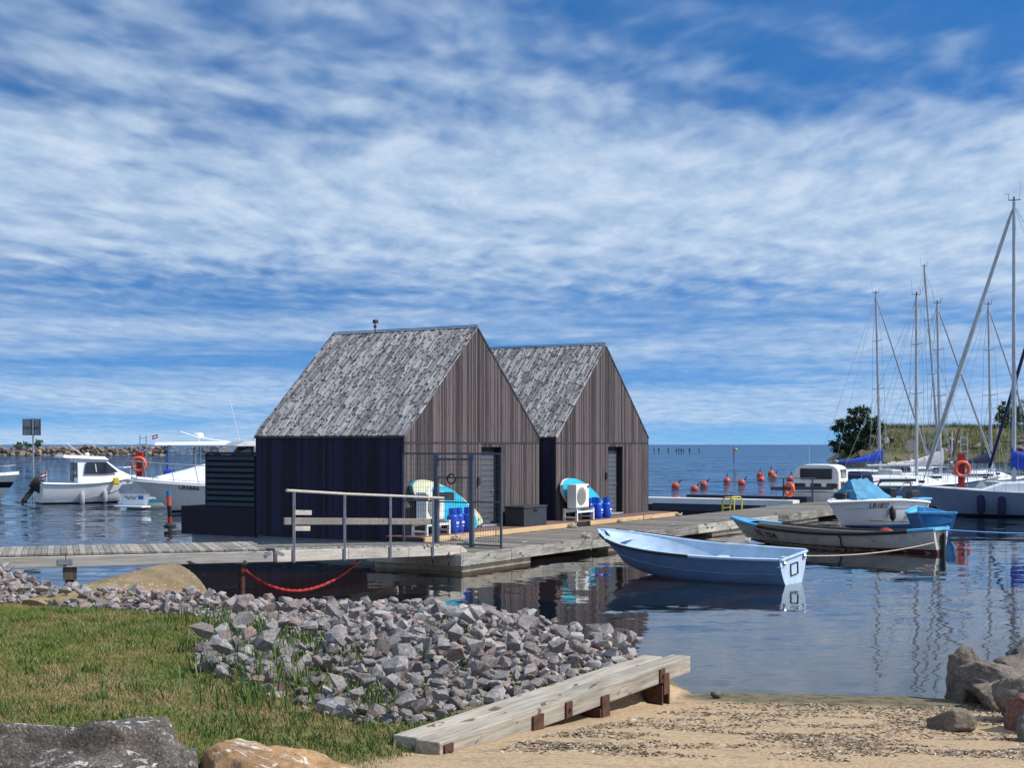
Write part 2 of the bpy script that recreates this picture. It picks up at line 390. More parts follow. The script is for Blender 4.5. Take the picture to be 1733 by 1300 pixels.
nv = t.vmath('MULTIPLY', t.vmath('ADD', t.vmath('ADD', cs, cf), t.vmath('ADD', ow, of_)), (1, 1, 0))
nrm = t.n('ShaderNodeVectorMath', operation='NORMALIZE', i={0: t.vmath('ADD', nv, (0, 0, 1))})
class bp: outputs = [nrm.outputs[0]]
fr = t.n('ShaderNodeFresnel', i={'IOR': 1.333, 'Normal': nrm.outputs[0]})
gl = t.n('ShaderNodeBsdfGlossy', i={'Color': t.mix(opn, (1, 1, 1), (.58, .66, .78)), 'Roughness': .025, 'Normal': bp.outputs[0]})
tr = t.n('ShaderNodeBsdfTransparent', i={'Color': (.60, .45, .27, 1)})
df = t.n('ShaderNodeBsdfDiffuse', i={'Color': (.010, .026, .038, 1)})
body = t.n('ShaderNodeMixShader', i={0: t.math('ADD', .30, t.math('MULTIPLY', opn, .5)), 1: tr.outputs[0], 2: df.outputs[0]})
mx = t.n('ShaderNodeMixShader', i={0: fr.outputs[0], 1: body.outputs[0], 2: gl.outputs[0]})
t.n('ShaderNodeOutputMaterial', i={0: mx.outputs[0]})
water = MB().add([(-9000, 9, 0), (9000, 9, 0), (9000, 9400, 0), (-9000, 9400, 0)], [(0, 1, 2, 3)]).build('sea_water', m)
struct(water)
# ------------------------------------------------------------------ stones
def stonemat(name, cols, speck=1.0, lichen=None, scale=1.0, rough=.85, white=0.0, bd=.022):
    m, t = pmat(name); tc = t.n('ShaderNodeTexCoord').outputs['Object']; oi = t.n('ShaderNodeObjectInfo').outputs['Random']
    ge = t.n('ShaderNodeNewGeometry').outputs['Random Per Island']
    rnd = t.math('FRACT', t.math('ADD', oi, ge))
    v = t.vmath('ADD', tc, t.n('ShaderNodeCombineXYZ', i={0: t.math('MULTIPLY', rnd, 53.0), 1: t.math('MULTIPLY', rnd, 31.0), 2: 0.0}).outputs[0])
    n = len(cols); c = t.ramp(rnd, [(i/max(1, n-1) if n > 1 else 0, q) for i, q in enumerate(cols)]) if n > 1 else None
    a = t.noise(v, 3*scale, 5, .65); b = t.noise(v, 34*scale, 3, .7); g = t.noise(v, 11*scale, 5, .7, .8)
    base = c if c is not None else (*cols[0],)
    c2 = t.mix(t.smooth(a, .32, .70), (.48, .47, .47), (1.18, 1.13, 1.10))
    col = t.mix(1.0, base, c2, 'MULTIPLY')
    col = t.mix(t.math('MULTIPLY', t.smooth(b, .55, .70), .45*speck), col, (.03, .03, .033))
    col = t.mix(t.math('MULTIPLY', t.smooth(b, .48, .30), .35*speck), col, (.55, .53, .50))
    if lichen: col = t.mix(t.math('MULTIPLY', t.smooth(g, .50, .66), .8), col, lichen)
    if white:
        nz = t.n('ShaderNodeSeparateXYZ', i={0: t.n('ShaderNodeNewGeometry').outputs['Normal']}).outputs[2]
        wl = t.math('MULTIPLY', t.smooth(t.noise(t.mapping(v, (1.0, 2.6, 2)), 3.6*scale, 6, .75, 1.4), .57, .62), t.smooth(nz, .1, .5))
        col = t.mix(t.math('MULTIPLY', wl, white), col, (.72, .72, .70))
    fin(t, col, rough, 0, t.math('ADD', t.math('MULTIPLY', g, 1.0), t.math('MULTIPLY', b, .35)), .9, bd*scale); return m
M_rip = stonemat('crushed_granite', [(.27, .255, .26), (.40, .385, .385), (.17, .16, .165), (.34, .24, .22), (.46, .44, .42), (.29, .28, .29), (.20, .165, .16), (.40, .385, .385), (.24, .20, .20), (.34, .33, .35)], .9, None, 1.6, bd=.007)
M_grey = stonemat('grey_boulder', [(.145, .13, .115)], 1.2, (.095, .075, .055), 1.9, .85, .85)
M_ochre = stonemat('ochre_boulder', [(.40, .25, .12)], .4, (.30, .15, .05), 1.3, .85, .75)
M_tan = stonemat('tan_boulder', [(.20, .16, .115)], .6, (.12, .10, .075), 1.2)
M_pink = stonemat('pinkish_boulder', [(.165, .135, .112)], .7, (.13, .115, .10), 1.1)
M_redst = stonemat('red_boulder', [(.20, .085, .065)], .9, (.10, .05, .045), 1.2)
M_bluegr = stonemat('grey_green_boulder', [(.14, .145, .135)], .8, (.09, .085, .07), 1.2)
M_bw = stonemat('breakwater_stone', [(.14, .115, .095), (.25, .21, .17), (.10, .08, .068), (.32, .27, .22), (.19, .135, .10)], .4, None, .4)

def hullstone(seed, n=16, flat=.7):
    r = random.Random(seed); bm = bmesh.new()
    for _ in range(n):
        p = Vector((r.gauss(0, 1), r.gauss(0, 1), r.gauss(0, 1))).normalized()*r.uniform(.82, 1.0)
        bm.verts.new((p.x*r.uniform(.9, 1.1), p.y*.82, p.z*flat))
    res = bmesh.ops.convex_hull(bm, input=bm.verts)
    junk = list({e for e in res['geom_interior']+res['geom_unused'] if isinstance(e, bmesh.types.BMVert)})
    if junk: bmesh.ops.delete(bm, geom=junk, context='VERTS')
    me = bpy.data.meshes.new('stone'); bm.to_mesh(me); bm.free(); return me
STONES = [hullstone(40+i, 13+i % 6, random.uniform(.6, .85)) for i in range(14)]
for s_ in STONES: s_.materials.append(M_rip)
BSTONES = [hullstone(80+i, 13, random.uniform(.55, .8)) for i in range(6)]
for s_ in BSTONES: s_.materials.append(M_bw)

def inpoly(p, poly):
    x, y = p; r = False; j = len(poly)-1
    for i in range(len(poly)):
        a, b = poly[i]; c, e = poly[j]
        if (b > y) != (e > y) and x < (c-a)*(y-b)/(e-b)+a: r = not r
        j = i
    return r
RIP = [(-60, 940), (60, 950), (350, 990), (600, 1000), (850, 1020), (960, 1050), (1075, 1088), (1108, 1110), (705, 1232), (600, 1226),
       (530, 1206), (470, 1188), (400, 1162), (335, 1140), (328, 1098), (372, 1082), (395, 1064), (330, 1044), (200, 1034), (90, 1028), (-60, 1018)]
rr = random.Random(5)
def in_rip(x, y):
    d = lerp_pts(BANK_SHORE, x)-y
    if d < -.5 or tside(x, y) > -.46: return False
    return inpoly(PIX((x, y, max(.05, height(x, y))))[:2], RIP)
riprap = thing('riprap_bank', 'heap of grey crushed granite stones along the grassy bank', 'rocks', (-2.0, 16.0, .4))
placed = []; grid = {}
for layer, tries in ((0, 30000), (1, 9000)):
    for _ in range(tries):
        x = rr.uniform(-10.5, 1.7); y = rr.uniform(10.5, 23.5)
        if not in_rip(x, y): continue
        # sparser towards the lawn
        px, py = PIX((x, y, height(x, y)))[:2]
        edge = px < 560 and py > 1050
        if edge and rr.random() < (.45 if layer == 0 else .9): continue
        r = rr.choice((.06, .075, .085, .10, .115, .13, .165))*rr.uniform(.85, 1.1)
        if layer: r *= .95
        ok = True; gx, gy = int(x/.4), int(y/.4)
        for i in (-1, 0, 1):
            for j in (-1, 0, 1):
                for (a, b, c, l2) in grid.get((gx+i, gy+j), ()):
                    if l2 == layer and (a-x)**2+(b-y)**2 < ((c+r)*(.62 if layer == 0 else .92))**2: ok = False
        if not ok: continue
        grid.setdefault((gx, gy), []).append((x, y, r, layer))
        z = height(x, y)+r*.25+(.16+rr.uniform(0, .06) if layer else rr.uniform(-.02, .04))
        placed.append((x, y, z, r))
placed.sort(key=lambda q: q[1]-q[3]*12)
sm = MB()
for i, (x, y, z, r) in enumerate(placed):
    me = rr.choice(STONES); e = (rr.uniform(-.6, .6), rr.uniform(-.6, .6), rr.uniform(0, 6.28))
    if i < 300:
        o = link('stone', me, riprap, Vector((x, y, z))-riprap.location); o.rotation_euler = e; o.scale = (r, r, r)
    else:
        mt = Matrix.Translation(Vector((x, y, z))-riprap.location) @ Matrix.Rotation(e[2], 4, 'Z') @ Matrix.Rotation(e[0], 4, 'X') @ Matrix.Rotation(e[1], 4, 'Y') @ Matrix.Scale(r, 4)
        sm.add([mt @ v.co for v in me.vertices], [tuple(p.vertices) for p in me.polygons])
for _ in range(16000):      # small chips filling the gaps
    x = rr.uniform(-10.5, 1.7); y = rr.uniform(10.5, 23.5)
    if not in_rip(x, y): continue
    px, py = PIX((x, y, height(x, y)))[:2]
    if px < 560 and py > 1050 and rr.random() < .6: continue
    r = rr.uniform(.03, .06); me = rr.choice(STONES)
    mt = Matrix.Translation(Vector((x, y, height(x, y)+r*.4))-riprap.location) @ Matrix.Rotation(rr.uniform(0, 6.3), 4, 'Z') @ Matrix.Rotation(rr.uniform(-.8, .8), 4, 'X') @ Matrix.Scale(r, 4)
    sm.add([mt @ v.co for v in me.vertices], [tuple(p.vertices) for p in me.polygons])
if sm.v:
    stuff(sm.build('farther_stones', M_rip, riprap))
print('STONES', len(placed))

def boulder(name, label, c, rad, rz, seed, mat, cuts=5, amp=.16, lumps=1.1, cat='boulder', sub=4, tilt=(0, 0), crag=.34):
    r = random.Random(seed); bm = bmesh.new(); bmesh.ops.create_icosphere(bm, subdivisions=sub, radius=1)
    pl = [(Vector((r.gauss(0, 1), r.gauss(0, 1), r.gauss(.25, 1))).normalized(), r.uniform(.55, .86)) for _ in range(cuts)]
    of = Vector((seed*3.1, seed*1.7, seed))
    for v in bm.verts:
        p = v.co.copy()
        for n_, d_ in pl:
            q = p.dot(n_)
            if q > d_: p -= n_*(q-d_)*.93
        k = 1+amp*noise.fractal(p*lumps+of, 1, 2, 3)+amp*crag*noise.fractal(p*4.5+of, .8, 2, 5)
        v.co = p*k
    me = bpy.data.meshes.new(name); bm.to_mesh(me); bm.free(); me.materials.append(mat)
    me.polygons.foreach_set('use_smooth', [True]*len(me.polygons))
    o = link(name, me, None, c); o.rotation_euler = (tilt[0], tilt[1], rz)
    for v in me.vertices: v.co = (v.co.x*rad[0], v.co.y*rad[1], v.co.z*rad[2])
    return tag(o, label, cat)
def BP(px, py, y):   # boulder centre from its pixel centre at distance y
    return D(px, py, y)
boulder('boulder', 'large flat dark grey boulder streaked white, bottom left corner of the lawn', (-2.42, 7.0, 1.02), (1.06, .66, .50), .1, 3, M_grey, 8, .2, sub=6, crag=.42)
boulder('boulder', 'ochre boulder with white patches at the bottom edge beside the dark grey one', (-1.18, 7.25, .93), (.56, .44, .44), -.1, 8, M_ochre, 7, .16, sub=6, crag=.32)
boulder('boulder', 'tall rounded brown boulder standing in the shallow water', (5.12, 15.45, .10), (.37, .38, .48), .3, 12, M_pink, 9, .09, sub=5, crag=.9)
boulder('boulder', 'wedge shaped slanted boulder leaning on the tall rounded one', (5.36, 15.0, .22), (.56, .34, .22), -.25, 15, M_pink, 9, .09, sub=5, crag=.9, tilt=(.1, .28))
boulder('boulder', 'broad smooth grey boulder at the water edge below the wedge shaped one', (5.30, 14.65, .16), (.52, .44, .30), .2, 21, M_tan, 9, .09, sub=5, crag=.9)
boulder('boulder', 'flat brown boulder behind the wedge shaped one at the right edge', (5.78, 15.65, .22), (.5, .4, .26), .4, 24, M_pink, 9, .09, sub=5, crag=.9)
boulder('boulder', 'dark pointed boulder farthest out in the water at the right edge', (6.15, 16.4, .25), (.42, .4, .38), .9, 27, M_bluegr, 9, .09, sub=5, crag=.9)
boulder('boulder', 'dark brown boulder half cut off by the right edge above the red one', (5.10, 13.55, .28), (.40, .45, .42), .5, 31, M_pink, 9, .09, sub=5, crag=.9)
boulder('boulder', 'dark red boulder at the right edge of the beach', (4.80, 12.75, .25), (.34, .32, .33), .1, 35, M_redst, 9, .09, sub=5, crag=.9)
boulder('boulder', 'grey green boulder below the red one at the right edge', (4.66, 12.0, .27), (.28, .30, .35), .6, 38, M_bluegr, 9, .09, sub=5, crag=.9)
boulder('boulder', 'purple grey boulder in the bottom right corner', (4.42, 11.1, .22), (.24, .25, .22), .6, 44, M_redst, 9, .09, sub=5, crag=.9)
boulder('boulder', 'small round tan boulder alone on the sand', (4.04, 12.75, .25), (.225, .20, .19), .3, 41, M_tan, 5, .1, sub=5, crag=.7)
boulder('boulder', 'flat pale grey stone alone on the lawn left of the riprap', (-3.75, 15.9, .68), (.16, .12, .08), .3, 45, M_rip, 4, .1, cat='stone', sub=3)
boulder('boulder', 'small reddish stone lying in the grass below the riprap', (-2.05, 12.1, .70), (.12, .09, .07), .3, 49, M_redst, 4, .1, cat='stone', sub=3)
boulder('boulder', 'little dark stone on the sand near the timber end', (2.25, 15.2, .11), (.08, .06, .05), .3, 51, M_bluegr, 4, .1, cat='stone', sub=3)
# concrete culvert running out of the bank
cul = thing('culvert_pipe', 'big speckled tan concrete pipe lying half buried by the gangway', 'pipe', (-5.42, 22.3, .07), math.atan2(.86, .50))
m, t = pmat('pebbly_concrete'); tc = t.n('ShaderNodeTexCoord').outputs['Object']
a = t.noise(tc, 2, 5, .6); b = t.noise(tc, 26, 4, .7); g = t.noise(t.mapping(tc, (1, 2, 1)), 11, 4, .7, 1.2)
c = t.mix(t.smooth(a, .3, .7), (.13, .092, .045), (.27, .20, .115))
c = t.mix(t.math('MULTIPLY', t.smooth(g, .57, .66), .75), c, (.52, .46, .35)); c = t.mix(t.math('MULTIPLY', t.smooth(b, .55, .68), .5), c, (.11, .075, .04))
fin(t, c, .9, 0, b, .8, .02)
mb = MB(); n = 40
ring = lambda r, x: [(x, r*math.cos(2*math.pi*k/n), r*math.sin(2*math.pi*k/n)) for k in range(n)]
mb.loft([ring(.74, 0), ring(.88, 0), ring(.88, -1.5), ring(.87, -2.8), ring(.74, -2.8), ring(.74, 0)], closed=True)
mb.build('pipe_wall', m, cul, 40); cul.rotation_euler = (0, R(-6.3), math.atan2(.86, .50))
# ------------------------------------------------------------------ grass
m, t = pmat('lawn_blades'); ge = t.n('ShaderNodeNewGeometry'); tc = t.n('ShaderNodeTexCoord').outputs['Object']
rnd = ge.outputs['Random Per Island']; pn = t.noise(t.mapping(tc, (1, .7, 1), (0, 0, .6)), .9, 4, .65); pn2 = t.noise(tc, 3.4, 3, .6)
pf = t.math('ADD', t.math('MULTIPLY', t.math('SUBTRACT', pn, .5), 2.3), t.math('ADD', t.math('MULTIPLY', t.math('SUBTRACT', pn2, .5), 1.6), t.math('MULTIPLY', t.math('SUBTRACT', rnd, .5), .8)))
c = t.ramp(t.math('ADD', pf, .5), [(.0, (.36, .26, .12)), (.3, (.25, .205, .08)), (.55, (.165, .185, .042)), (.8, (.12, .175, .03)), (1., (.10, .18, .025))])
b_ = fin(t, c, .7); t.set(b_, 'Specular IOR Level', .25)
M_lawn = m
m, t = pmat('tall_grass'); rnd = t.n('ShaderNodeNewGeometry').outputs['Random Per Island']
c = t.ramp(rnd, [(0, (.035, .085, .010)), (.5, (.06, .135, .018)), (.85, (.11, .16, .03)), (1, (.20, .17, .07))]); fin(t, c, .6)
M_tall = m
def blades(pts, hmin, hmax, wid, lean, mat, name, segs=1):
    n = len(pts); P = np.array(pts); h = rng.uniform(hmin, hmax, n); a = rng.uniform(0, 2*np.pi, n); ln = rng.uniform(.1, lean, n)*h
    la = rng.uniform(0, 2*np.pi, n); w = wid*rng.uniform(.7, 1.3, n)
    dx, dy = np.cos(a)*w, np.sin(a)*w; lx, ly = np.cos(la)*ln, np.sin(la)*ln
    b0 = P+np.stack([-dx, -dy, -.01+0*h], 1); b1 = P+np.stack([dx, dy, -.01+0*h], 1)
    if segs == 1:
        tp = P+np.stack([lx, ly, h], 1); V = np.stack([b0, b1, tp], 1).reshape(-1, 3); Fc = np.arange(3*n).reshape(-1, 3)
    else:
        m0 = P+np.stack([-dx*.8+lx*.35, -dy*.8+ly*.35, h*.6], 1); m1 = P+np.stack([dx*.8+lx*.35, dy*.8+ly*.35, h*.6], 1); tp = P+np.stack([lx, ly, h], 1)
        V = np.stack([b0, b1, m1, m0, tp], 1).reshape(-1, 3); k = np.arange(n)[:, None]*5
        Fc = np.concatenate([k+np.array([[0, 1, 2]]), k+np.array([[0, 2, 3]]), k+np.array([[3, 2, 4]])], 0)
    return stuff(link(name, npmesh(name, V, Fc, mat)))
pts = []; tall = []
while len(pts) < 165000:
    y = 5.6+(rr.random()**1.35)*15.4; x = rr.uniform(-.42*y-.4, min(1.4, .05*y+.6))
    if tside(x, y) > -.02-max(0, (y-10.6))*.3 and y > 10.5: continue
    w = beach_w(x, y)
    if rr.random() < w*1.15+.0: continue
    if lerp_pts(BANK_SHORE, x)-y < 1.3: continue
    z = height(x, y); q = PIX((x, y, z))
    ir = inpoly(q[:2], RIP)
    if ir and (q[0] > 560 or q[1] < 1045 or rr.random() < .6): continue
    pts.append((x, y, z))
tag(blades(pts, .016, .045, .005, 1.3, M_lawn, 'lawn_grass'), 'short dry green lawn covering the bank', 'grass')
for (px, py, n, sp, hh) in [(395, 1075, 260, .35, .26), (440, 1085, 420, .30, .30), (480, 1105, 420, .4, .28), (520, 1115, 260, .3, .30), (470, 1130, 300, .4, .24),
        (360, 1060, 260, .4, .2), (420, 1150, 200, .35, .2), (575, 1125, 120, .2, .22), (640, 1095, 60, .08, .26), (735, 1110, 50, .07, .24), (790, 1115, 60, .07, .24), (515, 1165, 160, .3, .16),
        (640, 1212, 110, .2, .18), (600, 1215, 160, .4, .16), (440, 1185, 200, .4, .16), (330, 1120, 130, .25, .2), (620, 1195, 50, .1, .2)]:
    c = G(px, py, .72 if px < 600 else .5)
    for _ in range(int(n*.6)):
        x = c.x+rr.gauss(0, sp*.6); y = c.y+rr.gauss(0, sp*.6); tall.append((x, y, height(x, y)))
tag(blades(tall, .09, .27, .006, .7, M_tall, 'tall_grass', 2), 'taller green grass tufts growing between the riprap stones', 'grass')
cl = []
for _ in range(240):
    y = 7.5+rr.random()*11.5; x = rr.uniform(-.40*y, .02*y); q = PIX((x, y, height(x, y)))
    if inpoly(q[:2], RIP) or tside(x, y) > -.5 or lerp_pts(BANK_SHORE, x)-y < 2.5: continue
    for _ in range(rr.randint(12, 60)):
        a, b = x+rr.gauss(0, .07), y+rr.gauss(0, .07); cl.append((a, b, height(a, b)))
for _ in range(900):        # ragged edge towards stones and sand
    px = rr.uniform(330, 800); py = rr.uniform(1120, 1275); c = G(px, py, .55); x, y = c.x, c.y
    q = tside(x, y)
    if (q > -.5 and y > 10.75) or beach_w(x, y) > .85: continue
    for _ in range(4): a, b = x+rr.gauss(0, .03), y+rr.gauss(0, .03); cl.append((a, b, height(a, b)))
tag(blades(cl, .035, .085, .005, 1.0, M_tall, 'grass_clumps', 2), 'small bright green clumps scattered over the lawn', 'grass')
def weed(px, py, zz, s, label):
    c = G(px, py, zz); o = thing('weed_plant', label, 'plant', c); r = random.Random(px)
    MB().tube([(0, 0, -.05), (.01, 0, s*.5), (0, .01, s)], .006, 5).build('stem', M_tall, o)
    for k in range(14):
        a = k*2.4; zz = s*(.25+.75*k/14); l = s*.42*(1.15-k/20); e = Vector((math.cos(a), math.sin(a), .35)); sd_ = Vector((-math.sin(a), math.cos(a), 0))*l*.28
        p = Vector((0, 0, zz)); MB().add([p, p+e*l*.5+sd_, p+e*l, p+e*l*.5-sd_], [(0, 1, 2, 3)]).build('leaf', M_tall, o)
weed(577, 1112, .55, .26, 'bright green leafy weed among the riprap stones')
weed(172, 1165, .85, .10, 'low light green weed in the middle of the lawn')
# litter on the beach
m, t = pmat('beach_litter'); rnd = t.n('ShaderNodeNewGeometry').outputs['Random Per Island']
fin(t, t.ramp(rnd, [(0, (.09, .058, .04)), (.45, (.20, .15, .105)), (.8, (.33, .26, .18)), (1, (.5, .44, .36))]), .9)
V = []; n = 0
while n < 8000:
    px = rr.uniform(780, 1760); py = rr.uniform(1165, 1330); c = G(px, py, .25); x, y = c.x, c.y
    if tside(x, y) < .25: continue
    z = height(x, y); k = noise.noise((x*.9, y*2.3, 5.0))+.5*noise.noise((x*3, y*5, 9.0))
    wave = .14 if z > .12 else -.05
    if z < .02 or k < wave+rr.uniform(-.40, .32): continue
    l = rr.uniform(.006, .028)*(1.6 if rr.random() < .06 else 1); a = rr.uniform(0, 6.28); w = rr.uniform(.003, .008)
    e = Vector((math.cos(a)*l, math.sin(a)*l, rr.uniform(-.2, .5)*l)); s_ = Vector((-math.sin(a)*w, math.cos(a)*w, rr.uniform(0, .006)))
    p = Vector((x, y, z+.004)); V += [p-e-s_, p+e-s_, p+e+s_, p-e+s_]; n += 1
stuff(tag(link('beach_litter', npmesh('beach_litter', np.array([tuple(v) for v in V]), np.arange(4*n).reshape(-1, 4), m)), 'dry brown seaweed scraps strewn over the sand', 'seaweed'))
# ------------------------------------------------------------------ harbour frame: u along the dock, v away from it
UA = R(59.0); Uv = Vector((math.cos(UA), math.sin(UA), 0)); Vv = Vector((-math.sin(UA), math.cos(UA), 0))
def UV(u, v, z=0.0): return Uv*u+Vv*v+Vector((0, 0, z))
WALLV, H1U, H2U = 20.41, 28.68, 36.53
DECKZ, DOCKZ = .55, .40
M_core = plain('dark_sheathing', (.012, .012, .016), .8, .2, 3)
M_louv = plain('dark_teal_louvre', (.012, .028, .042), .45, .2, 3)
M_trim = plain('dark_flashing', (.035, .033, .036), .5, .2, 3)
def house(name, label, u0, W, screen):
    h = thing(name, label, 'house', UV(u0, WALLV, 0), UA, 'floating gable houses on the dock')
    DEP, ZB, ZE, ZR, ZS = 4.95, .37, 3.07, 6.06, 2.88
    d0, d1, dt, db = W*.534, W*.534+1.06, 2.77, .60
    core = MB()
    core.box(.03, d0, .03, .35, ZB, ZS).box(d1, W-.03, .03, .35, ZB, ZS).box(d0, d1, .03, .35, dt, ZS).box(d0, d1, .03, .35, ZB, db)
    core.box(.03, .25, .35, DEP-.03, ZB, ZE-.02).box(W-.25, W-.03, .35, DEP-.03, ZB, ZE-.02).box(.25, W-.25, DEP-.25, DEP-.03, ZB, ZE-.02)
    e = .05
    core.prism([(.03, .03, ZS), (W-.03, .03, ZS), (W-.03, .03, ZE-e), (W/2, .03, ZR-e), (.03, .03, ZE-e)], (0, .3, 0))
    core.prism([(.03, DEP-.03, ZE-.03), (W-.03, DEP-.03, ZE-.03), (W/2, DEP-.03, ZR-e)], (0, -.3, 0))
    core.build('wall', M_core, h)
    # vertical cladding, board by board
    r = random.Random(int(u0*10)); lo, hi = MB(), MB(); x = 0.0
    slope = (ZR-ZE)/(W/2); top = lambda q: ZE+slope*min(q, W-q)-.012
    while x < W-.02:
        w = min(r.choice((.05, .06, .065, .075, .09)), W-x); a, b = x+.003, x+w-.004; p = -.002-r.uniform(0, .010)
        mid = (a+b)/2
        zt = dt if False else ZS-.02
        if b < d0+.01 or a > d1-.01: lo.box(a, b, p, .028, ZB, zt)
        else:
            if a < d0: lo.box(a, d0, p, .028, ZB, zt)
            if b > d1: lo.box(d1, b, p, .028, ZB, zt)
            aa, bb = max(a, d0), min(b, d1); lo.box(aa, bb, p, .028, dt, zt); lo.box(aa, bb, p, .028, ZB, db)
        za, zb_, zm = top(a), top(b), top(W/2)
        z0 = ZS+.03
        if min(za, zb_) > z0:
            pr = [(a, p, z0), (b, p, z0), (b, p, zb_)]+([(W/2, p, zm)] if a < W/2 < b else [])+[(a, p, za)]
            hi.prism(pr, (0, .028-p, 0))
        x += w
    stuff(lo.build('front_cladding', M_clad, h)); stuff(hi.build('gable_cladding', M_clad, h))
    MB().box(0, W, -.018, .025, ZS-.017, ZS+.027).build('trim_strip', M_trim, h)
    for sx in (0, 1):
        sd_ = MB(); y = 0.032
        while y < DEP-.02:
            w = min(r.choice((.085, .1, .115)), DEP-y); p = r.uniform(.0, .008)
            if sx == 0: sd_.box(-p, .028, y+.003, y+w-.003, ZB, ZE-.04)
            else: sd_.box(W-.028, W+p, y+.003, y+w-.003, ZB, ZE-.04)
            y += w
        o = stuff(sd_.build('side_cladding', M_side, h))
        if sx == 0: o['label'] = 'dark navy side wall boards'
    MB().box(-.012, .03, -.006, .030, ZB-.02, ZE).build('corner_trim', M_trim, h); MB().box(W-.03, W+.012, -.006, .030, ZB-.02, ZE).build('corner_trim', M_trim, h)
    # roof: two slopes of narrow staggered boards
    phi = math.atan2(ZR-ZE, W/2); SL = math.hypot(W/2, ZR-ZE)
    for sgn in (-1, 1):
        mb = MB(); cx = -.02
        while cx < DEP+.02:
            w = r.choice((.035, .045, .05, .06)); y = -.03-r.uniform(0, .5)
            while y < SL:
                l = r.choice((.3, .45, .6, .75, .9)); a, b = max(y, -.03), min(y+l+.04, SL+.01)
                if b-a > .05:
                    t0 = r.uniform(.022, .05); t1 = r.uniform(.008, .016); k = r.uniform(-.004, .004)
                    mb.hexa([(cx+.002, a, -.02), (cx+w-.002, a, -.02), (cx+w-.002, b, -.02), (cx+.002, b, -.02),
                             (cx+.002, a, t0+k), (cx+w-.002, a, t0-k), (cx+w-.002, b, t1-k), (cx+.002, b, t1+k)])
                y += l
            cx += w
        o = stuff(mb.build('roof_boards', M_roof, h))
        if sgn < 0: o.matrix_local = Matrix.Translation((0, DEP, ZE)) @ Matrix(((0, math.cos(phi), -math.sin(phi), 0), (-1, 0, 0, 0), (0, math.sin(phi), math.cos(phi), 0), (0, 0, 0, 1)))
        else: o.matrix_local = Matrix.Translation((W, 0, ZE)) @ Matrix(((0, -math.cos(phi), math.sin(phi), 0), (1, 0, 0, 0), (0, math.sin(phi), math.cos(phi), 0), (0, 0, 0, 1)))
    rc = MB()
    for yy in (-.024, DEP+.004):
        for sgn in (-1, 1):
            xe = W/2+sgn*(W/2+.012)
            rc.bar((xe, yy+.01, ZE-.01), (W/2, yy+.01, ZR+.008), .02, .05, (0, 1, 0)) if False else rc.bar((xe, yy+.01, ZE-.008), (W/2, yy+.01, ZR+.012), .022, .045)
    rc.build('verge_trim', M_trim, h)
    MB().bar((W/2, -.01, ZR+.05), (W/2, DEP, ZR+.05), .07, .02).build('ridge_cap', M_trim, h)
    MB().box(-.035, .0, .03, DEP, ZE-.06, ZE-.035).build('eave_trim', M_trim, h)
    # door
    dr = MB().box(d0+.02, d1-.03, .20, .25, db+.02, dt-.13).build('door', M_door, h, bevel=.006)
    for k in range(1, 14):
        z = db+.02+k*.15
        if z < dt-.2: MB().box(d0+.05, d1-.06, .193, .2005, z-.006, z+.006).build('groove', M_anth, dr)
    MB().tube([(d1-.16, .2, 1.55), (d1-.16, .15, 1.55), (d1-.26, .15, 1.55)], .012, 6).build('handle', M_galv, dr)
    MB().box(d0-.002, d1+.002, .19, .26, dt-.12, dt-.002).box(d1-.028, d1-.001, .17, .26, db, dt-.122).build('door_frame', M_core, h)
    MB().box(d0+.01, d1-.01, -.03, .19, db-.03, db+.012).build('door_sill', M_skyfl, h)
    MB().box(d0-.22, d0-.13, -.07, -.012, 1.72, 1.95).build('wall_lamp', M_anth, h, bevel=.01)
    # float under the house
    MB().box(.3, W-.3, -.5, DEP+(2.6 if screen else 0), -.4, .34).build('float', M_skyfl, h)
    if screen:
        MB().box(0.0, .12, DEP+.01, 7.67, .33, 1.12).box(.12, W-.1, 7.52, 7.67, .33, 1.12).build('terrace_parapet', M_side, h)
        sc = MB(); 
        for k in range(9):
            z = 1.15+k*.158
            MB().hexa([(-.01, DEP+.02, z), (.06, DEP+.02, z+.05), (.06, 6.7, z+.05), (-.01, 6.7, z), (-.01, DEP+.02, z+.085), (.06, DEP+.02, z+.135), (.06, 6.7, z+.135), (-.01, 6.7, z+.085)]).build('louvre_slat', M_louv, h)
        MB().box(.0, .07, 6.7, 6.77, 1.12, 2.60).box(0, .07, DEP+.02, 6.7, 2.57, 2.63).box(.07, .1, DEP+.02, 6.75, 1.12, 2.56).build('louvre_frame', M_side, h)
        p = MB().tube([(W/2, 3.45, ZR), (W/2, 3.45, ZR+.30)], .018, 6); p.box(W/2-.05, W/2+.09, 3.40, 3.50, ZR+.26, ZR+.36).box(W/2-.07, W/2-.02, 3.38, 3.45, ZR+.12, ZR+.2)
        p.build('ridge_camera', M_anth, h)
    return h
house('floating_house', 'left of the two gabled wooden houses, nearer, with louvred screen behind', H1U, 6.82, True)
house('floating_house', 'right of the two gabled wooden houses, farther along the dock', H2U, 6.45, False)
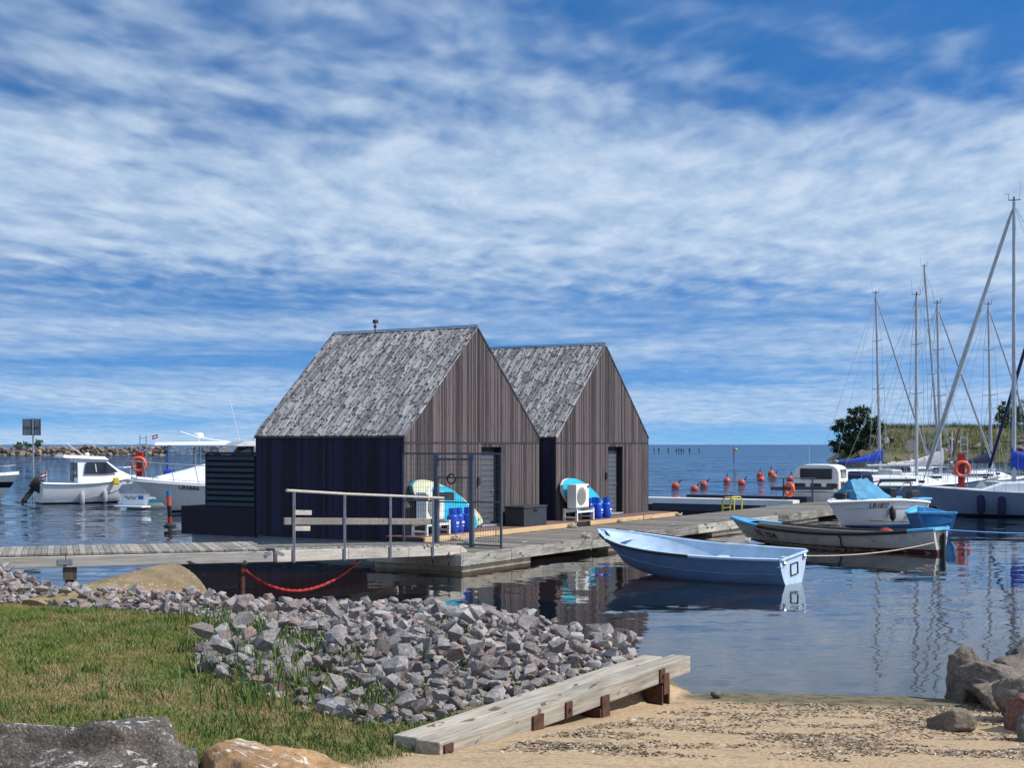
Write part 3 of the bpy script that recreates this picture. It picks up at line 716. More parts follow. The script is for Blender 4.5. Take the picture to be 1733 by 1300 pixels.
# ------------------------------------------------------------------ deck in front of the houses
DE = 19.52
dk = thing('house_deck', 'narrow red brown decking along the fronts of both houses', 'deck', UV(H1U, DE, 0), UA)
L0, L1 = -.45, 14.75; w = .14; y = .03
while y < WALLV-DE+.25:
    x = L0
    while x < L1-.1:
        l = min(random.choice((2.4, 3.0, 3.6)), L1-x); MB().box(x+.002, x+l-.002, y, y+w-.006, DECKZ-.03, DECKZ+random.uniform(-.002, .002)).build('deck_board', M_comp, dk); x += l
    y += w
MB().box(L0+.02, L1-.02, .04, 1.1, .33, DECKZ-.032).build('joists', M_core, dk)
MB().box(L0+.05, L1-.05, .1, 1.0, -.4, .325).build('float', M_skyfl, dk)
for a, b in ((-.42, 2.9), (2.95, 7.35), (8.35, 12.0), (12.05, 14.7)): MB().box(a, b, -.03, .025, .405, DECKZ-.012).build('fender_plank', M_pine, dk, bevel=.006)
# ------------------------------------------------------------------ main dock
DU0, DU1, DV0, DV1 = 25.9, 57.5, 16.9, 19.45
dock = thing('dock', 'long grey plank dock on concrete floats in front of the houses', 'dock', UV(DU0, DV0, 0), UA)
pm = MB().box(0, .142, 0, DV1-DV0, -.04, 0).mesh('dock_plank', M_plank)
x = 0.0
while x < DU1-DU0:
    o = link('plank', pm, dock, (x, random.uniform(-.012, .012), DOCKZ+random.uniform(-.003, .003))); x += .15
x = 0.0; k = 0
while x < DU1-DU0:
    l = min(random.choice((2.3, 4.6, 4.1)) if k else 2.1, DU1-DU0-x); MB().box(x+.006, x+l-.006, -.062, -.014, .13, DOCKZ-.004).build('fascia', M_fascia, dock, bevel=.008); x += l; k += 1
MB().box(-.05, -.004, -.06, DV1-DV0, .13, DOCKZ-.004).build('fascia', M_fascia, dock, bevel=.008)
MB().box(.0, DU1-DU0, .03, .12, .15, DOCKZ-.045).box(0, DU1-DU0, 1.2, 1.3, .15, DOCKZ-.045).box(0, DU1-DU0, 2.35, 2.5, .15, DOCKZ-.045).build('stringers', M_pile, dock)
for u in (26.02, 33.2, 40.3, 47.4, 54.0): MB().box(u-DU0, u-DU0+3.05, .04, DV1-DV0-.1, -.45, .125).build('float', M_conc, dock, bevel=.02)
def cleat(u, v, z, label, rz=0, mat=M_galv):
    o = thing('cleat', label, 'cleat', UV(u, v, z), UA+rz, 'mooring cleats on the dock')
    MB().tube([(-.05, 0, 0), (-.05, 0, .07)], .014, 6).tube([(.05, 0, 0), (.05, 0, .07)], .014, 6).build('foot', mat, o)
    MB().tube([(-.13, 0, .08), (0, 0, .072), (.13, 0, .08)], [.010, .016, .010], 6).build('horn', mat, o)
cleat(28.95, 17.05, DOCKZ, 'small steel cleat on the dock edge beside the gate'); cleat(37.6, 17.05, DOCKZ, 'steel cleat on the dock edge just behind the blue rowing boat')
cleat(41.5, 17.05, DOCKZ, 'steel cleat on the dock edge behind the bow of the work boat'); cleat(46.3, 17.05, DOCKZ, 'steel cleat on the dock edge farthest along')
def ropecoil(c, label, s=.12, seed=1, hang=0.0, mat=M_rope):
    r = random.Random(seed); pts = []
    for k in range(46):
        a = k*.62; q = s*(.55+.45*math.sin(k*1.7)**2); pts.append((q*math.cos(a), q*.8*math.sin(a), .02+s*.9*(k/46)*abs(math.sin(k*.9))))
    o = thing('mooring_rope', label, 'rope', c); MB().tube(pts, .014, 5).build('coil', mat, o, 60)
    if hang: MB().tube([(0, 0, .03), (.12, -.1, .02), (.13, -.13, -.1), (.11, -.14, -hang), (.14, -.14, -hang*.6), (.16, -.13, -.05)], .012, 5).build('loose_end', mat, o, 60)
ropecoil(UV(32.1, 17.02, DOCKZ), 'knotted pale rope hanging over the dock edge before the blue boat bow', .14, 2, .32)
ropecoil(UV(35.7, 19.4, DOCKZ), 'tangled rope lying against the deck between the two houses', .16, 3)
ropecoil(UV(38.9, 19.45, DOCKZ), 'tangled rope on the deck edge before the right house gas bottles', .12, 4)
ropecoil(UV(43.3, 19.42, DOCKZ), 'knotted rope at the far right end of the house deck', .14, 5)
ropecoil(UV(29.4, 19.3, DOCKZ), 'rope coil behind the gate near the pine plank', .15, 6)
ropecoil(UV(28.6, 18.4, DOCKZ), 'white cloth like rope bundle on the dock behind the gate', .17, 9, 0, M_sail)
# ------------------------------------------------------------------ gate
GU = 27.8; gt = thing('security_gate', 'blue grey steel gate with wire mesh panels across the dock', 'gate', UV(GU, 17.0, DOCKZ), UA)
ZT = 2.2
for v, s in ((0, .05), (.82, .10), (1.83, .11), (2.8, .05)): MB().box(-s/2, s/2, v-s/2, v+s/2, 0, ZT-.003).build('post', M_gate, gt, bevel=.006)
MB().box(-.02, .02, -.02, 2.82, ZT, ZT+.045).build('top_rail', M_gate, gt)
MB().box(-.028, .028, .87, 1.775, ZT-.14, ZT-.085).build('door_header', M_gate, gt)
for v0, v1, z in ((.025, .77, 1.06), (1.885, 2.775, 1.06), (.025, .77, .04), (1.885, 2.775, .04), (.87, 1.775, 1.04), (.87, 1.775, 1.63), (.87, 1.775, .04)):
    MB().box(-.018, .018, v0, v1, z, z+.035).build('rail', M_gate, gt)
for v0, v1, zt in ((.03, .765, ZT), (1.89, 2.77, ZT), (.88, 1.77, ZT-.15)):
    mb = MB(); v = v0+.05
    while v < v1: mb.box(-.0025, .0025, v-.0025, v+.0025, .075, zt); v += .07
    z = .14
    while z < zt: mb.box(.003, .008, v0, v1, z-.0025, z+.0025); z += .14
    stuff(mb.build('wire_mesh', M_mesh, gt))
MB().torus((-.06, 1.36, 1.62), .115, .02, (1, 0, 0), 24, 8).build('ring', M_black, gt, 50)
MB().box(-.035, -.02, 1.30, 1.72, 1.10, 1.30).build('notice_plate', M_sign, gt)
MB().box(-.05, .03, 1.80, 1.92, 1.05, 1.35).build('lock_box', M_black, gt, bevel=.01)
MB().box(-.035, -.02, 2.05, 2.5, 1.08, 1.22).build('notice_plate', M_sign, gt)
# ------------------------------------------------------------------ air conditioners, gas bottles, boards, deck box
def stand(u, v, label, w=1.05):
    o = thing('white_stand', label, 'stand', UV(u, v, DECKZ), UA); 
    for x in (0, w):
        for y in (0, .42): MB().box(x-.03, x+.03, y-.03, y+.03, 0, .36).build('leg', M_ac, o)
    MB().box(-.03, w+.03, -.025, .025, .24, .30).box(-.03, w+.03, .395, .445, .24, .30).box(-.028, .028, .03, .39, .30, .345).box(w-.028, w+.028, .03, .39, .30, .345).box(-.02, .02, .03, .39, .08, .13).box(w-.02, w+.02, .03, .39, .08, .13).build('rails', M_ac, o)
    return o
def aircon(u, v, label):
    o = thing('air_conditioner', label, 'air conditioner', UV(u, v, DECKZ+.37), UA)
    MB().box(0, .82, 0, .31, 0, .72).build('casing', M_ac, o, bevel=.015)
    f = MB().lathe([(.0, .0), (.24, .0), (.27, .012), (.27, -.004)], 28).build('fan_ring', M_grille, o); f.location = (.33, -.004, .36); f.rotation_euler = (R(90), 0, 0)
    for k in range(9):
        z = -.2+k*.05; hw = math.sqrt(max(0, .25**2-z*z)); MB().box(.33-hw, .33+hw, -.028, -.016, .36+z-.008, .36+z+.008).build('grille_bar', M_grille, o)
    MB().box(.70, .80, -.006, -.001, .60, .67).build('badge', M_black, o); MB().box(.03, .79, -.01, -.001, .015, .04).build('base_lip', M_grille, o)
    for x in (.08, .7): MB().box(x-.03, x+.03, .04, .27, -.03, -.001).build('foot', M_grille, o)
stand(36.5, 19.68, 'white stand carrying the air conditioner by the right house'); aircon(36.62, 19.76, 'white air conditioner standing before the right house')
stand(28.62, 19.68, 'white stand carrying the air conditioner behind the gate', 1.0); aircon(28.72, 19.76, 'white air conditioner at the left house behind the gate')
MB_ = MB().box(0, .06, 0, .34, 0, .62); o = MB_.build('black_panel', M_black, None, bevel=.008, loc=UV(37.55, 19.8, DECKZ), rz=UA); tag(o, 'black upright board beside the right house air conditioner', 'board')
def gas(u, v, label, grp):
    o = thing('gas_bottle', label, 'gas bottle', UV(u, v, DECKZ), UA, grp)
    MB().lathe([(.13, 0), (.13, .02), (.148, .05), (.152, .08), (.152, .40), (.14, .45), (.10, .49), (.05, .505), (.0, .507)], 20).build('body', M_gas, o, 40)
    MB().lathe([(.10, .5), (.105, .5), (.105, .64), (.098, .64), (.098, .5)], 20).build('collar', M_gas, o, 40)
    MB().lathe([(.02, .5), (.025, .58), (.04, .585), (.04, .6), (.0, .605)], 10).build('valve', M_galv, o, 40)
    MB().box(-.06, .06, -.154, -.1515, .24, .30).box(-.045, .045, -.154, -.1515, .17, .19).build('label_band', M_ac, o)
for u, v, l in ((29.95, 19.78, 'leftmost of the three front blue gas bottles behind the gate'), (30.3, 19.84, 'middle blue gas bottle behind the gate'), (30.66, 19.78, 'rightmost blue gas bottle behind the gate'), (29.62, 20.1, 'blue gas bottle half hidden beside the stand behind the gate')):
    gas(u, v, l, 'blue gas bottles at the left house')
for u, v, l in ((37.85, 19.98, 'left blue gas bottle at the right house, next to the stand'), (38.2, 19.86, 'middle blue gas bottle at the right house'), (38.72, 19.82, 'right blue gas bottle at the right house, nearest its door'), (38.55, 20.15, 'blue gas bottle behind the others at the right house')):
    gas(u, v, l, 'blue gas bottles at the right house')
def sup(u, z, v, L, wd, ang, deck, rail, label, tipmat=None):
    o = thing('paddle_board', label, 'paddle board', UV(u, v, 0), UA)
    def outline(s, inset=0):
        pts = []
        for i in range(41):
            q = i/40; hw = wd/2*(math.sin(math.pi*q**.82)**.55 if 0 < q < 1 else 0); pts.append((q*L, hw))
        pts = pts+[(x, -h_) for x, h_ in reversed(pts[1:-1])]
        c, s_ = math.cos(ang), math.sin(ang); cx = L/2
        return [((cx+(x-cx)*(1-inset), y*(1-inset*2.2))) for x, y in pts]
    def P3(x, y, d): return (x*math.cos(ang)+y*math.sin(ang), d, z-x*math.sin(ang)+y*math.cos(ang))
    A = outline(0); Bq = outline(.05)
    rg = [[P3(x, y, .085) for x, y in Bq], [P3(x, y, .05) for x, y in A], [P3(x, y, .02) for x, y in A], [P3(x, y, -.012) for x, y in Bq]]
    mb = MB().loft(rg, closed=True); mb.poly(rg[0]); mb.build('rail', rail, o, 40)
    mb = MB(); f = [P3(x, y, -.0125) for x, y in Bq]; mb.prism(f, (0, -.012, 0)); mb.build('deck_pad', deck, o)
    if tipmat:
        q = [(x, y) for x, y in Bq if x > L*.80]; q.sort(key=lambda p_: math.atan2(p_[1], p_[0]-L*.86)); MB().prism([P3(x, y, -.0255) for x, y in q], (0, -.006, 0)).build('tail_patch', tipmat, o)
        MB().lathe([(0, 0), (.03, 0), (.03, .01), (0, .01)], 12).build('drain_hole', M_black, o, loc=P3(L*.93, 0, -.034)).rotation_euler = (R(90), 0, 0)
    else:
        x0, x1 = L*.09, L*.2
        MB().prism([P3(x0, -.02, -.0255), P3(x0+.1, .07, -.0255), P3(x1, .06, -.0255), P3(x1+.06, .0, -.0255), P3(x1-.06, .02, -.0255), P3(x0+.1, -.03, -.0255)], (0, -.004, 0)).build('emblem', M_midb, o)
sup(28.80, 1.80, 20.26, 3.5, .80, R(18), M_crm, M_turqd, 'cream paddle board with teal rim leaning on the left house', M_crm)
sup(29.3, 1.62, 20.06, 2.45, .86, R(23), M_turq, M_white, 'turquoise paddle board with white rim in front of the cream one')
sup(36.60, 1.62, 20.22, 3.1, .95, R(19), M_turq, M_white, 'turquoise paddle board leaning on the right house')
bx = thing('deck_box', 'dark grey storage box on the deck between the two doors', 'box', UV(33.3, 19.62, DECKZ), UA)
MB().box(0, 1.28, 0, .62, 0, .50).build('bin', M_anth, bx, bevel=.01); MB().box(-.02, 1.30, -.02, .64, .505, .56).build('lid', M_anth, bx, bevel=.012)
MB().box(.55, .73, -.03, -.001, .42, .47).build('latch', M_black, bx)
# ------------------------------------------------------------------ gangway
def planked(parent, p0, p1, width, zoff, pm_mat, name='plank', pw=.105):
    """boards laid across from edge line p0-p1 towards its left side"""
    p0 = Vector(p0); p1 = Vector(p1); d = (p1-p0); L = d.length; d.normalize(); ang = math.atan2(d.y, d.x); pit = -math.asin(d.z)
    me = MB().box(.003, pw-.005, .0, width, -.035, 0).mesh(name, pm_mat); n = int(L/pw)
    for k in range(n):
        o = link(name, me, parent, p0+d*(k*pw)+Vector((0, 0, zoff+random.uniform(-.004, .004)))); o.rotation_euler = (0, pit, ang)
    return d, Vector((-d.y, d.x, 0)).normalized()
A0 = D(-260, 946.3, 22.4); A0.z = 1.0; A1 = Vector((-8.57, 23.2, 1.0)); A2 = Vector((-4.25, 24.62, 1.0)); A0 = A1-(A2-A1).normalized()*7
A3 = D(774, 921, 31.3)
gw = thing('footbridge', 'level grey timber footbridge crossing from the left edge of the picture', 'bridge')
d, nn = planked(gw, A0, A2, 1.9, .0, M_gplank)
def beam(parent, p0, p1, w, h, mat, name='side_beam', bevel=.01):
    """beam object with its own length axis; p0-p1 is the centre line"""
    p0 = Vector(p0); p1 = Vector(p1); d = p1-p0; o = MB().box(0, d.length, -w/2, w/2, -h/2, h/2).build(name, mat, parent, bevel=bevel, loc=p0)
    o.rotation_euler = (0, -math.asin(d.normalized().z), math.atan2(d.y, d.x)); return o
q = Vector((0, 0, -.14))
M1 = A1-d*1.0+d*2.05
beam(gw, A0+q-nn*.05, M1+q-nn*.05, .08, .19, M_beam); beam(gw, M1+q-nn*.05+d*.01, A2+q-nn*.05, .08, .19, M_beam); beam(gw, A0+q+nn*1.95, A2+q+nn*1.95, .08, .19, M_beam)
beam(gw, A0+q+nn*.9, A2+q+nn*.9, .1, .2, M_pile, 'inner_beam')
MB().bar(M1+q-nn*.095-d*.12, M1+q-nn*.095+d*.12, .008, .09).build('joint_plate', M_galv, gw)
pp = G(113, 985, .3); pp = A1+d*((113/F*23.5))
MB().box(-.11, .11, -.05, 1.95, .55, .78).build('cross_head', M_pile, gw, loc=(pp.x, pp.y, 0), rz=math.atan2(d.y, d.x))
for off in (.1, 1.75): MB().box(-.07, .07, off-.07, off+.07, -1.0, .55).build('pile', M_rust, gw, loc=(pp.x, pp.y, 0), rz=math.atan2(d.y, d.x))
P4 = D(409, 945, 24.45)
MB().tube([(P4.x, P4.y, -.9), (P4.x, P4.y, .74)], .055, 12).build('pile', M_rust, gw, 40); MB().box(P4.x-.1, P4.x+.1, P4.y-.08, P4.y+1.6, .74, .805).build('cross_head', M_pile, gw)
MB().tube([(P4.x-.3, P4.y+1.6, -.9), (P4.x-.3, P4.y+1.6, .74)], .055, 12).build('pile', M_rust, gw, 40)
rp = thing('gangway_ramp', 'sloping timber ramp with steel railing leading down to the dock', 'ramp', (0, 0, 0))
d2, n2 = planked(rp, A2+Vector((.04, .05, 0)), A3, 1.5, 0, M_gplank)
s0 = A2+q-n2*.05+d2*.03; s1 = A3+q-n2*.05
nb = 3
for k in range(nb):
    a = s0+(s1-s0)*(k/nb); b = s0+(s1-s0)*((k+1)/nb-.002); beam(rp, a, b, .08, .21, M_beam)
beam(rp, s0+n2*1.6, s1+n2*1.6, .08, .21, M_beam); beam(rp, s0+n2*.8, s1+n2*.8, .09, .19, M_pile, 'inner_beam')
MB().prism([s1+Vector((0, 0, .105))-n2*.04, s1+d2*.32-n2*.04+Vector((0, 0, .0)), s1+d2*.30-n2*.04-Vector((0, 0, .06)), s1-n2*.04-Vector((0, 0, .105))], n2*.08).build('beam_end', M_beam, rp)
for s in (-1, 1): MB().bar(A2+q-nn*.1+d*(.03+s*.16)+Vector((0, 0, .05-.03*s*s)), A2+q-nn*.1+d*.05*s+Vector((0, 0, .085)), .01, .06).build('hinge_plate', M_alu, rp)
tops = []
for px, py in ((491, 833), (577, 838), (655, 841), (728, 844)):
    # foot on the beam line at this pixel column
    best = min(((abs(PIX(s0+(s1-s0)*(k/200))[0]-px), k) for k in range(201)))[1]; f = s0+(s1-s0)*(best/200)-n2*.075
    tp = Vector((f.x, f.y, D(px, py, f.y).z)); tops.append(tp)
    MB().bar(f-Vector((0, 0, .12)), tp, .045, .045).build('railing_post', M_galv, rp)
dr = (tops[-1]-tops[0]).normalized()
MB().tube([tops[0]-dr*.25+Vector((0, 0, .02)), tops[0]+Vector((0, 0, .02)), tops[1]+Vector((0, 0, .02)), tops[2]+Vector((0, 0, .02)), tops[3]+Vector((0, 0, .02))+dr*.5], .026, 8).build('handrail', M_beam, rp, 40)
m0 = Vector((tops[0].x, tops[0].y, tops[0].z-.53)); m1 = Vector((tops[3].x, tops[3].y, tops[3].z-.50))
beam(rp, m0-dr*.25+n2*.05, m1+dr*.05+n2*.05, .035, .13, M_gplank, 'mid_rail')
for zz, l in ((.16, .55), (-.13, .5)):
    beam(rp, m0+dr*.1+n2*.05+Vector((0, 0, zz)), m0+dr*(.1+l)+n2*.05+Vector((0, 0, zz)), .03, .09, M_beam, 'short_board')
ch = thing('red_chain', 'sagging red plastic chain hanging under the gangway', 'chain', (P4.x, P4.y, 0))
c0 = D(415, 966, 24.4); c1 = D(607, 951, 27.9); pts = []; rad = []
for k in range(61):
    s = k/60; p = c0.lerp(c1, s); p.z -= .47*4*s*(1-s)*(1-.25*(s-.4)); pts.append(p-ch.location); rad.append(.026+.014*(k % 3 == 0))
MB().tube(pts, rad, 7).build('chain_links', M_redp, ch, 60)
for k in range(4, 60, 4): MB().lathe([(.0, -.018), (.046, -.01), (.046, .01), (0, .018)], 8, pts[k]).build('chain_knot', M_redp, ch, 60)
# ------------------------------------------------------------------ timber edging by the beach
tb = thing('timber_edging', 'long thick weathered timber beams on rusty posts edging the beach', 'beam', (TA.x, TA.y, 0), math.atan2(TD.y, TD.x))
TL = (TB-TA).length
TZ = .575
MB().box(-.10, TL+.34, .0, .225, TZ-.18, TZ).build('beam', M_timber, tb, bevel=.012); MB().box(-.06, TL+.12, .232, .46, TZ-.175, TZ+.006).build('beam', M_timber, tb, bevel=.012)
MB().box(TL-.05, TL+.1, .47, 1.9, TZ-.24, TZ-.08).build('return_beam', M_timber, tb, bevel=.01)
def along(px):
    return min(((abs(PIX((TA.x+TD.x*k/100, TA.y+TD.y*k/100, .4))[0]-px), k/100) for k in range(-20, int(TL*100)+40)))[1]
for px, zb, w in ((908, -.3, .26), (1022, -.4, .22), (1125, -.5, .20)):
    s = along(px); MB().box(s-w/2, s+w/2, .045, .19, zb, TZ-.203).box(s-w/2, s-w/2+.03, -.012, .045, zb, TZ-.203).box(s+w/2-.03, s+w/2, -.012, .045, zb, TZ-.203).build('post', M_rust, tb)
    MB().box(s-w*.35, s+w*.35, -.022, -.001 if px != 908 else -.001, TZ-.30, TZ-.05 if px == 908 else TZ-.09).build('bracket', M_rust, tb)
for px in (757, 961, 1119):
    s = along(px); MB().box(s-.06, s+.06, -.018, -.001, TZ-.17, TZ-.03).build('bracket', M_rust, tb); MB().lathe([(0, 0), (.018, 0), (.018, .02), (0, .022)], 6).build('bolt', M_rust, tb, loc=(s, -.018, TZ-.10)).rotation_euler = (R(90), 0, 0)
r = random.Random(3)
for k, (px, py, zz) in enumerate([(1095, 1189, .06), (1062, 1196, .1), (1045, 1205, .1), (990, 1215, .15), (965, 1212, .15), (945, 1222, .2), (880, 1240, .28), (860, 1245, .3), (1018, 1212, .12), (1075, 1200, .08)]):
    c = G(px, py, zz); o = link('stone', r.choice(STONES), riprap, c-riprap.location+Vector((0, .1, .03))); s = r.uniform(.05, .14); o.scale = (s, s, s); o.rotation_euler = (r.uniform(-.5, .5), r.uniform(-.5, .5), r.uniform(0, 6))

def rebase(o, loc):
    """move an unrotated empty to the thing's base, leaving its parts where they are"""
    loc = Vector(loc); d_ = loc-o.location
    for c_ in o.children: c_.location = c_.location-d_
    o.location = loc
rebase(gw, (A1.x, A1.y, 0)); rebase(rp, (A2.x, A2.y, 0))
# ------------------------------------------------------------------ boats
class Hull:
    """s: 0 stern .. 1 bow, t: 0 keel .. 1 sheer; local +x is the bow"""
    def __init__(h, L, B, sheer, keel, rake=.5, p=.38, full=.82, stern=.85):
        h.L, h.B, h.sh, h.kl, h.rake, h.p, h.full, h.stern = L, B, sheer, keel, rake, p, full, stern
    def hb(h, s):
        a = h.stern+(1-h.stern)*math.sin(min(1, s/.45)*math.pi/2)
        q = max(0, (s-.45)/.55); return h.B/2*a*max(.012, (1-q**(2.1*h.full/.82)))
    def zs(h, s): return h.sh(s) if callable(h.sh) else lerp_q(h.sh, s)
    def zk(h, s): return lerp_q(h.kl, s)
    def P(h, s, t, sg, inset=0.0, up=0.0):
        x = -h.L/2+h.L*s-h.rake*(1-t)*s**5; k = max(.004, h.hb(s)-inset)
        pp = h.p+(.95-h.p)*s**4
        z0 = h.zk(s)+up; return Vector((x, sg*k*(t**pp), z0+(h.zs(s)-z0)*t))
    def T(h, s, z):
        return min(1, max(0, (z-h.zk(s))/(h.zs(s)-h.zk(s))))
    def shell(h, t0=0.0, t1=1.0, n=20, m=7, inset=0.0, up=0.0, s1=1.0, transom=True):
        mb = MB(); ss = [s1*(1-(1-k/n)**1.35) for k in range(n+1)]; ts = [t0+(t1-t0)*(k/m) for k in range(m+1)]
        if t0 <= 0: rings = [[h.P(s, t, -1, inset, up) for t in reversed(ts)]+[h.P(s, t, 1, inset, up) for t in ts[1:]] for s in ss]; mb.loft(rings)
        else:
            for sg in (-1, 1): mb.loft([[h.P(s, t, sg, inset, up) for t in ts] for s in ss])
        if transom: mb.poly([h.P(0, t, -1, inset, up) for t in reversed(ts)]+[h.P(0, t, 1, inset, up) for t in ts[1 if t0 <= 0 else 0:]])
        return mb
    def stripe(h, z0, z1, off=.006, s0=0.0, s1=1.0, n=24, sides=(-1, 1), transom=True):
        mb = MB()
        for sg in sides:
            rg = []
            for k in range(n+1):
                s = s0+(s1-s0)*k/n; a = h.P(s, h.T(s, z0), sg); b = h.P(s, h.T(s, z1), sg); o = Vector((0, sg*off, 0)); rg.append([a+o, b+o])
            mb.loft(rg)
        if transom:
            a, b = h.T(0, z0), h.T(0, z1); mb.poly([h.P(0, a, -1)-Vector((off, 0, 0)), h.P(0, b, -1)-Vector((off, 0, 0)), h.P(0, b, 1)-Vector((off, 0, 0)), h.P(0, a, 1)-Vector((off, 0, 0))])
        return mb
    def sheerline(h, s0=0.0, s1=1.0, sg=1, n=20, out=0.0, dz=0.0, t=1.0):
        return [h.P(s0+(s1-s0)*k/n, t, sg)+Vector((0, sg*out, dz)) for k in range(n+1)]
    def deck(h, camber=.06, inset=.01, n=20, m=6, s0=0.0, s1=1.0, dz=0.0):
        rg = []
        for k in range(n+1):
            s = s0+(s1-s0)*k/n; e = h.P(s, 1, 1); hb = max(.003, h.hb(s)-inset)
            rg.append([Vector((e.x, hb*(2*j/m-1), e.z+dz+camber*(1-(2*j/m-1)**2))) for j in range(m+1)])
        return MB().loft(rg)
def lerp_q(v, s):
    """smooth curve through (stern, mid, bow) heights"""
    a, b, c = v; return a*(1-s)*(1-2*s)+4*b*s*(1-s)+c*s*(2*s-1)
def boat(name, label, cat, bow, stern, group=None):
    bow = Vector(bow[:2]); stern = Vector(stern[:2]); c = (bow+stern)/2; d = bow-stern
    return thing(name, label, cat, (c.x, c.y, 0), math.atan2(d.y, d.x), group), d.length
def lettering(h, parent, s, size, s0, t0, sg, mat=M_text, name='registration_number'):
    cu = bpy.data.curves.new('txt', 'FONT'); cu.body = s; cu.size = size; cu.align_x = 'CENTER'; cu.offset = size*.012
    o = bpy.data.objects.new('txt', cu); C.objects.link(o); bpy.context.view_layer.update()
    me = bpy.data.meshes.new_from_object(o.evaluated_get(bpy.context.evaluated_depsgraph_get())); bpy.data.objects.remove(o)
    a = h.P(s0, t0, sg); sc_s = (h.P(s0+.01, t0, sg)-a).length/.01; sc_t = (h.P(s0, min(1, t0+.05), sg)-a).length/.05
    dirn = -sg if False else (1 if sg < 0 else -1)
    for v in me.vertices:
        q = h.P(s0+dirn*v.co.x/sc_s, min(1, t0+v.co.y/sc_t), sg); v.co = q+Vector((0, sg*.035, .0))
    me.materials.clear(); me.materials.append(mat); return link(name, me, parent)
def fender(parent, p, L=.5, r=.1, mat=M_boot):
    p = Vector(p); MB().lathe([(0, -L/2-.04), (r*.35, -L/2), (r*.9, -L/2+.08), (r, 0), (r*.9, L/2-.08), (r*.35, L/2), (0, L/2+.05)], 12, p).build('fender', mat, parent, 50)
    MB().tube([p+Vector((0, 0, L/2)), p+Vector((0, 0, L/2+.28))], .008, 4).build('fender_line', M_rope, parent)
def outboard(parent, x, y, z, s=1.0, mat=M_black, rz=math.pi, tilt=0.0):
    o = link('outboard_motor', None, parent, (x, y, z), 0)
    me = MB().loft([[(-.18*s-k*.0, -.15*s, .02), (.32*s, -.12*s, .02), (.32*s, .12*s, .02), (-.18*s, .15*s, .02)] for k in (0,)]+[[(-.22*s, -.17*s, .2*s), (.36*s, -.13*s, .2*s), (.36*s, .13*s, .2*s), (-.22*s, .17*s, .2*s)], [(-.2*s, -.14*s, .42*s), (.28*s, -.1*s, .42*s), (.28*s, .1*s, .42*s), (-.2*s, .14*s, .42*s)], [(-.1*s, -.08*s, .5*s), (.2*s, -.06*s, .5*s), (.2*s, .06*s, .5*s), (-.1*s, .08*s, .5*s)]], closed=True)
    me.poly([(-.1*s, -.08*s, .5*s), (.2*s, -.06*s, .5*s), (.2*s, .06*s, .5*s), (-.1*s, .08*s, .5*s)])
    bpy.data.objects.remove(o)
    q = me.build('motor_cowl', mat, parent, 30, .03*s, loc=(x, y, z), rz=rz)
    q.rotation_euler = (0, tilt, rz)
    MB().box(-.06*s, .12*s, -.05*s, .05*s, -.5*s, .03).hexa([(-.02*s, -.015, -.68*s), (.1*s, -.015, -.68*s), (.1*s, .015, -.68*s), (-.02*s, .015, -.68*s), (-.06*s, -.03, -.501*s), (.12*s, -.03, -.501*s), (.12*s, .03, -.501*s), (-.06*s, .03, -.501*s)]).build('motor_leg', M_dark, q)
    MB().lathe([(0, -.12*s), (.05*s, -.06*s), (.05*s, .1*s), (0, .14*s)], 10).build('gearcase', M_dark, q, loc=(.04*s, 0, -.52*s)).rotation_euler = (0, R(90), 0)
    return q
# --- pale blue rowing boat in front
o, L = boat('rowing_boat', 'pale blue open rowing boat floating in front of the dock', 'boat', (1.98, 31.0), (5.76, 28.35))
h = Hull(L, 1.74, lambda s: .60+.36*s**3.4, (-.16, -.15, .26), .60, .34, 1.75, .80); o.rotation_euler.x = R(-5)
h.shell().build('hull', M_rowb, o, 50)
h.shell(inset=.07, up=.22, s1=.975, transom=True).build('inner_shell', M_rowi, o, 50)
for sg in (-1, 1):
    MB().loft([[h.P(k/24, 1, sg)+Vector((0, sg*.035, -.03)), h.P(k/24, 1, sg)+Vector((0, sg*.04, .012)), h.P(k/24, 1, sg)+Vector((0, -sg*min(.085, h.hb(k/24)), .014)), h.P(k/24, 1, sg)+Vector((0, -sg*min(.085, h.hb(k/24)), -.03))] for k in range(25)]).build('gunwale', M_rowi, o)
    for a, b in ((.42, .88), (.9, .95)): MB().tube([h.P(a+(b-a)*k/12, 1, sg)+Vector((0, sg*.045, -.0)) for k in range(13)], .030, 6).build('rubber_strip', M_dark, o)
for sg in (-1, 1): MB().tube([h.P(k/24*.96, .58, sg) for k in range(25)], .012, 4).build('strake', M_rowb, o)
MB().poly([h.P(0, t_, -1)-Vector((.004, 0, 0)) for t_ in (1, .8, .6, .4, .2, .08)]+[h.P(0, t_, 1)-Vector((.004, 0, 0)) for t_ in (.08, .2, .4, .6, .8, 1)]).build('transom', M_rowi, o)  # sheet paler than the hull: sunlight on the stern put into its colour
for s in (.40, .80):
    x = -L/2+L*s; w_ = (h.hb(s)-.09)*(.84 if s < .7 else .62); MB().box(x-.14, x+.14, -w_, w_, .36 if s < .7 else .52, .40 if s < .7 else .56).build('thwart', M_rowi, o, bevel=.01)
x = -L/2+L*.9; 
h.deck(.02, .09, 8, 4, .86, .97, -.12).build('bow_deck', M_rowi, o)
MB().box(-L/2-.05, -L/2+.01, -.66, .66, .56, .60).build('transom_cap', M_rowi, o, bevel=.008)
for sg in (-1, 1): MB().box(-L/2-.02, -L/2+.5, sg*.55-.1, sg*.55+.1, .42, .46).build('stern_locker', M_rowi, o, bevel=.01)
pl = MB()
for a in (((-.18, .18), (.42, .432)), ((-.18, .18), (.185, .197)), ((-.18, -.168), (.197, .42)), ((.168, .18), (.197, .42))): pl.box(-L/2-.03, -L/2-.004, a[0][0], a[0][1], a[1][0], a[1][1])
pl.build('motor_pad_frame', M_black, o)
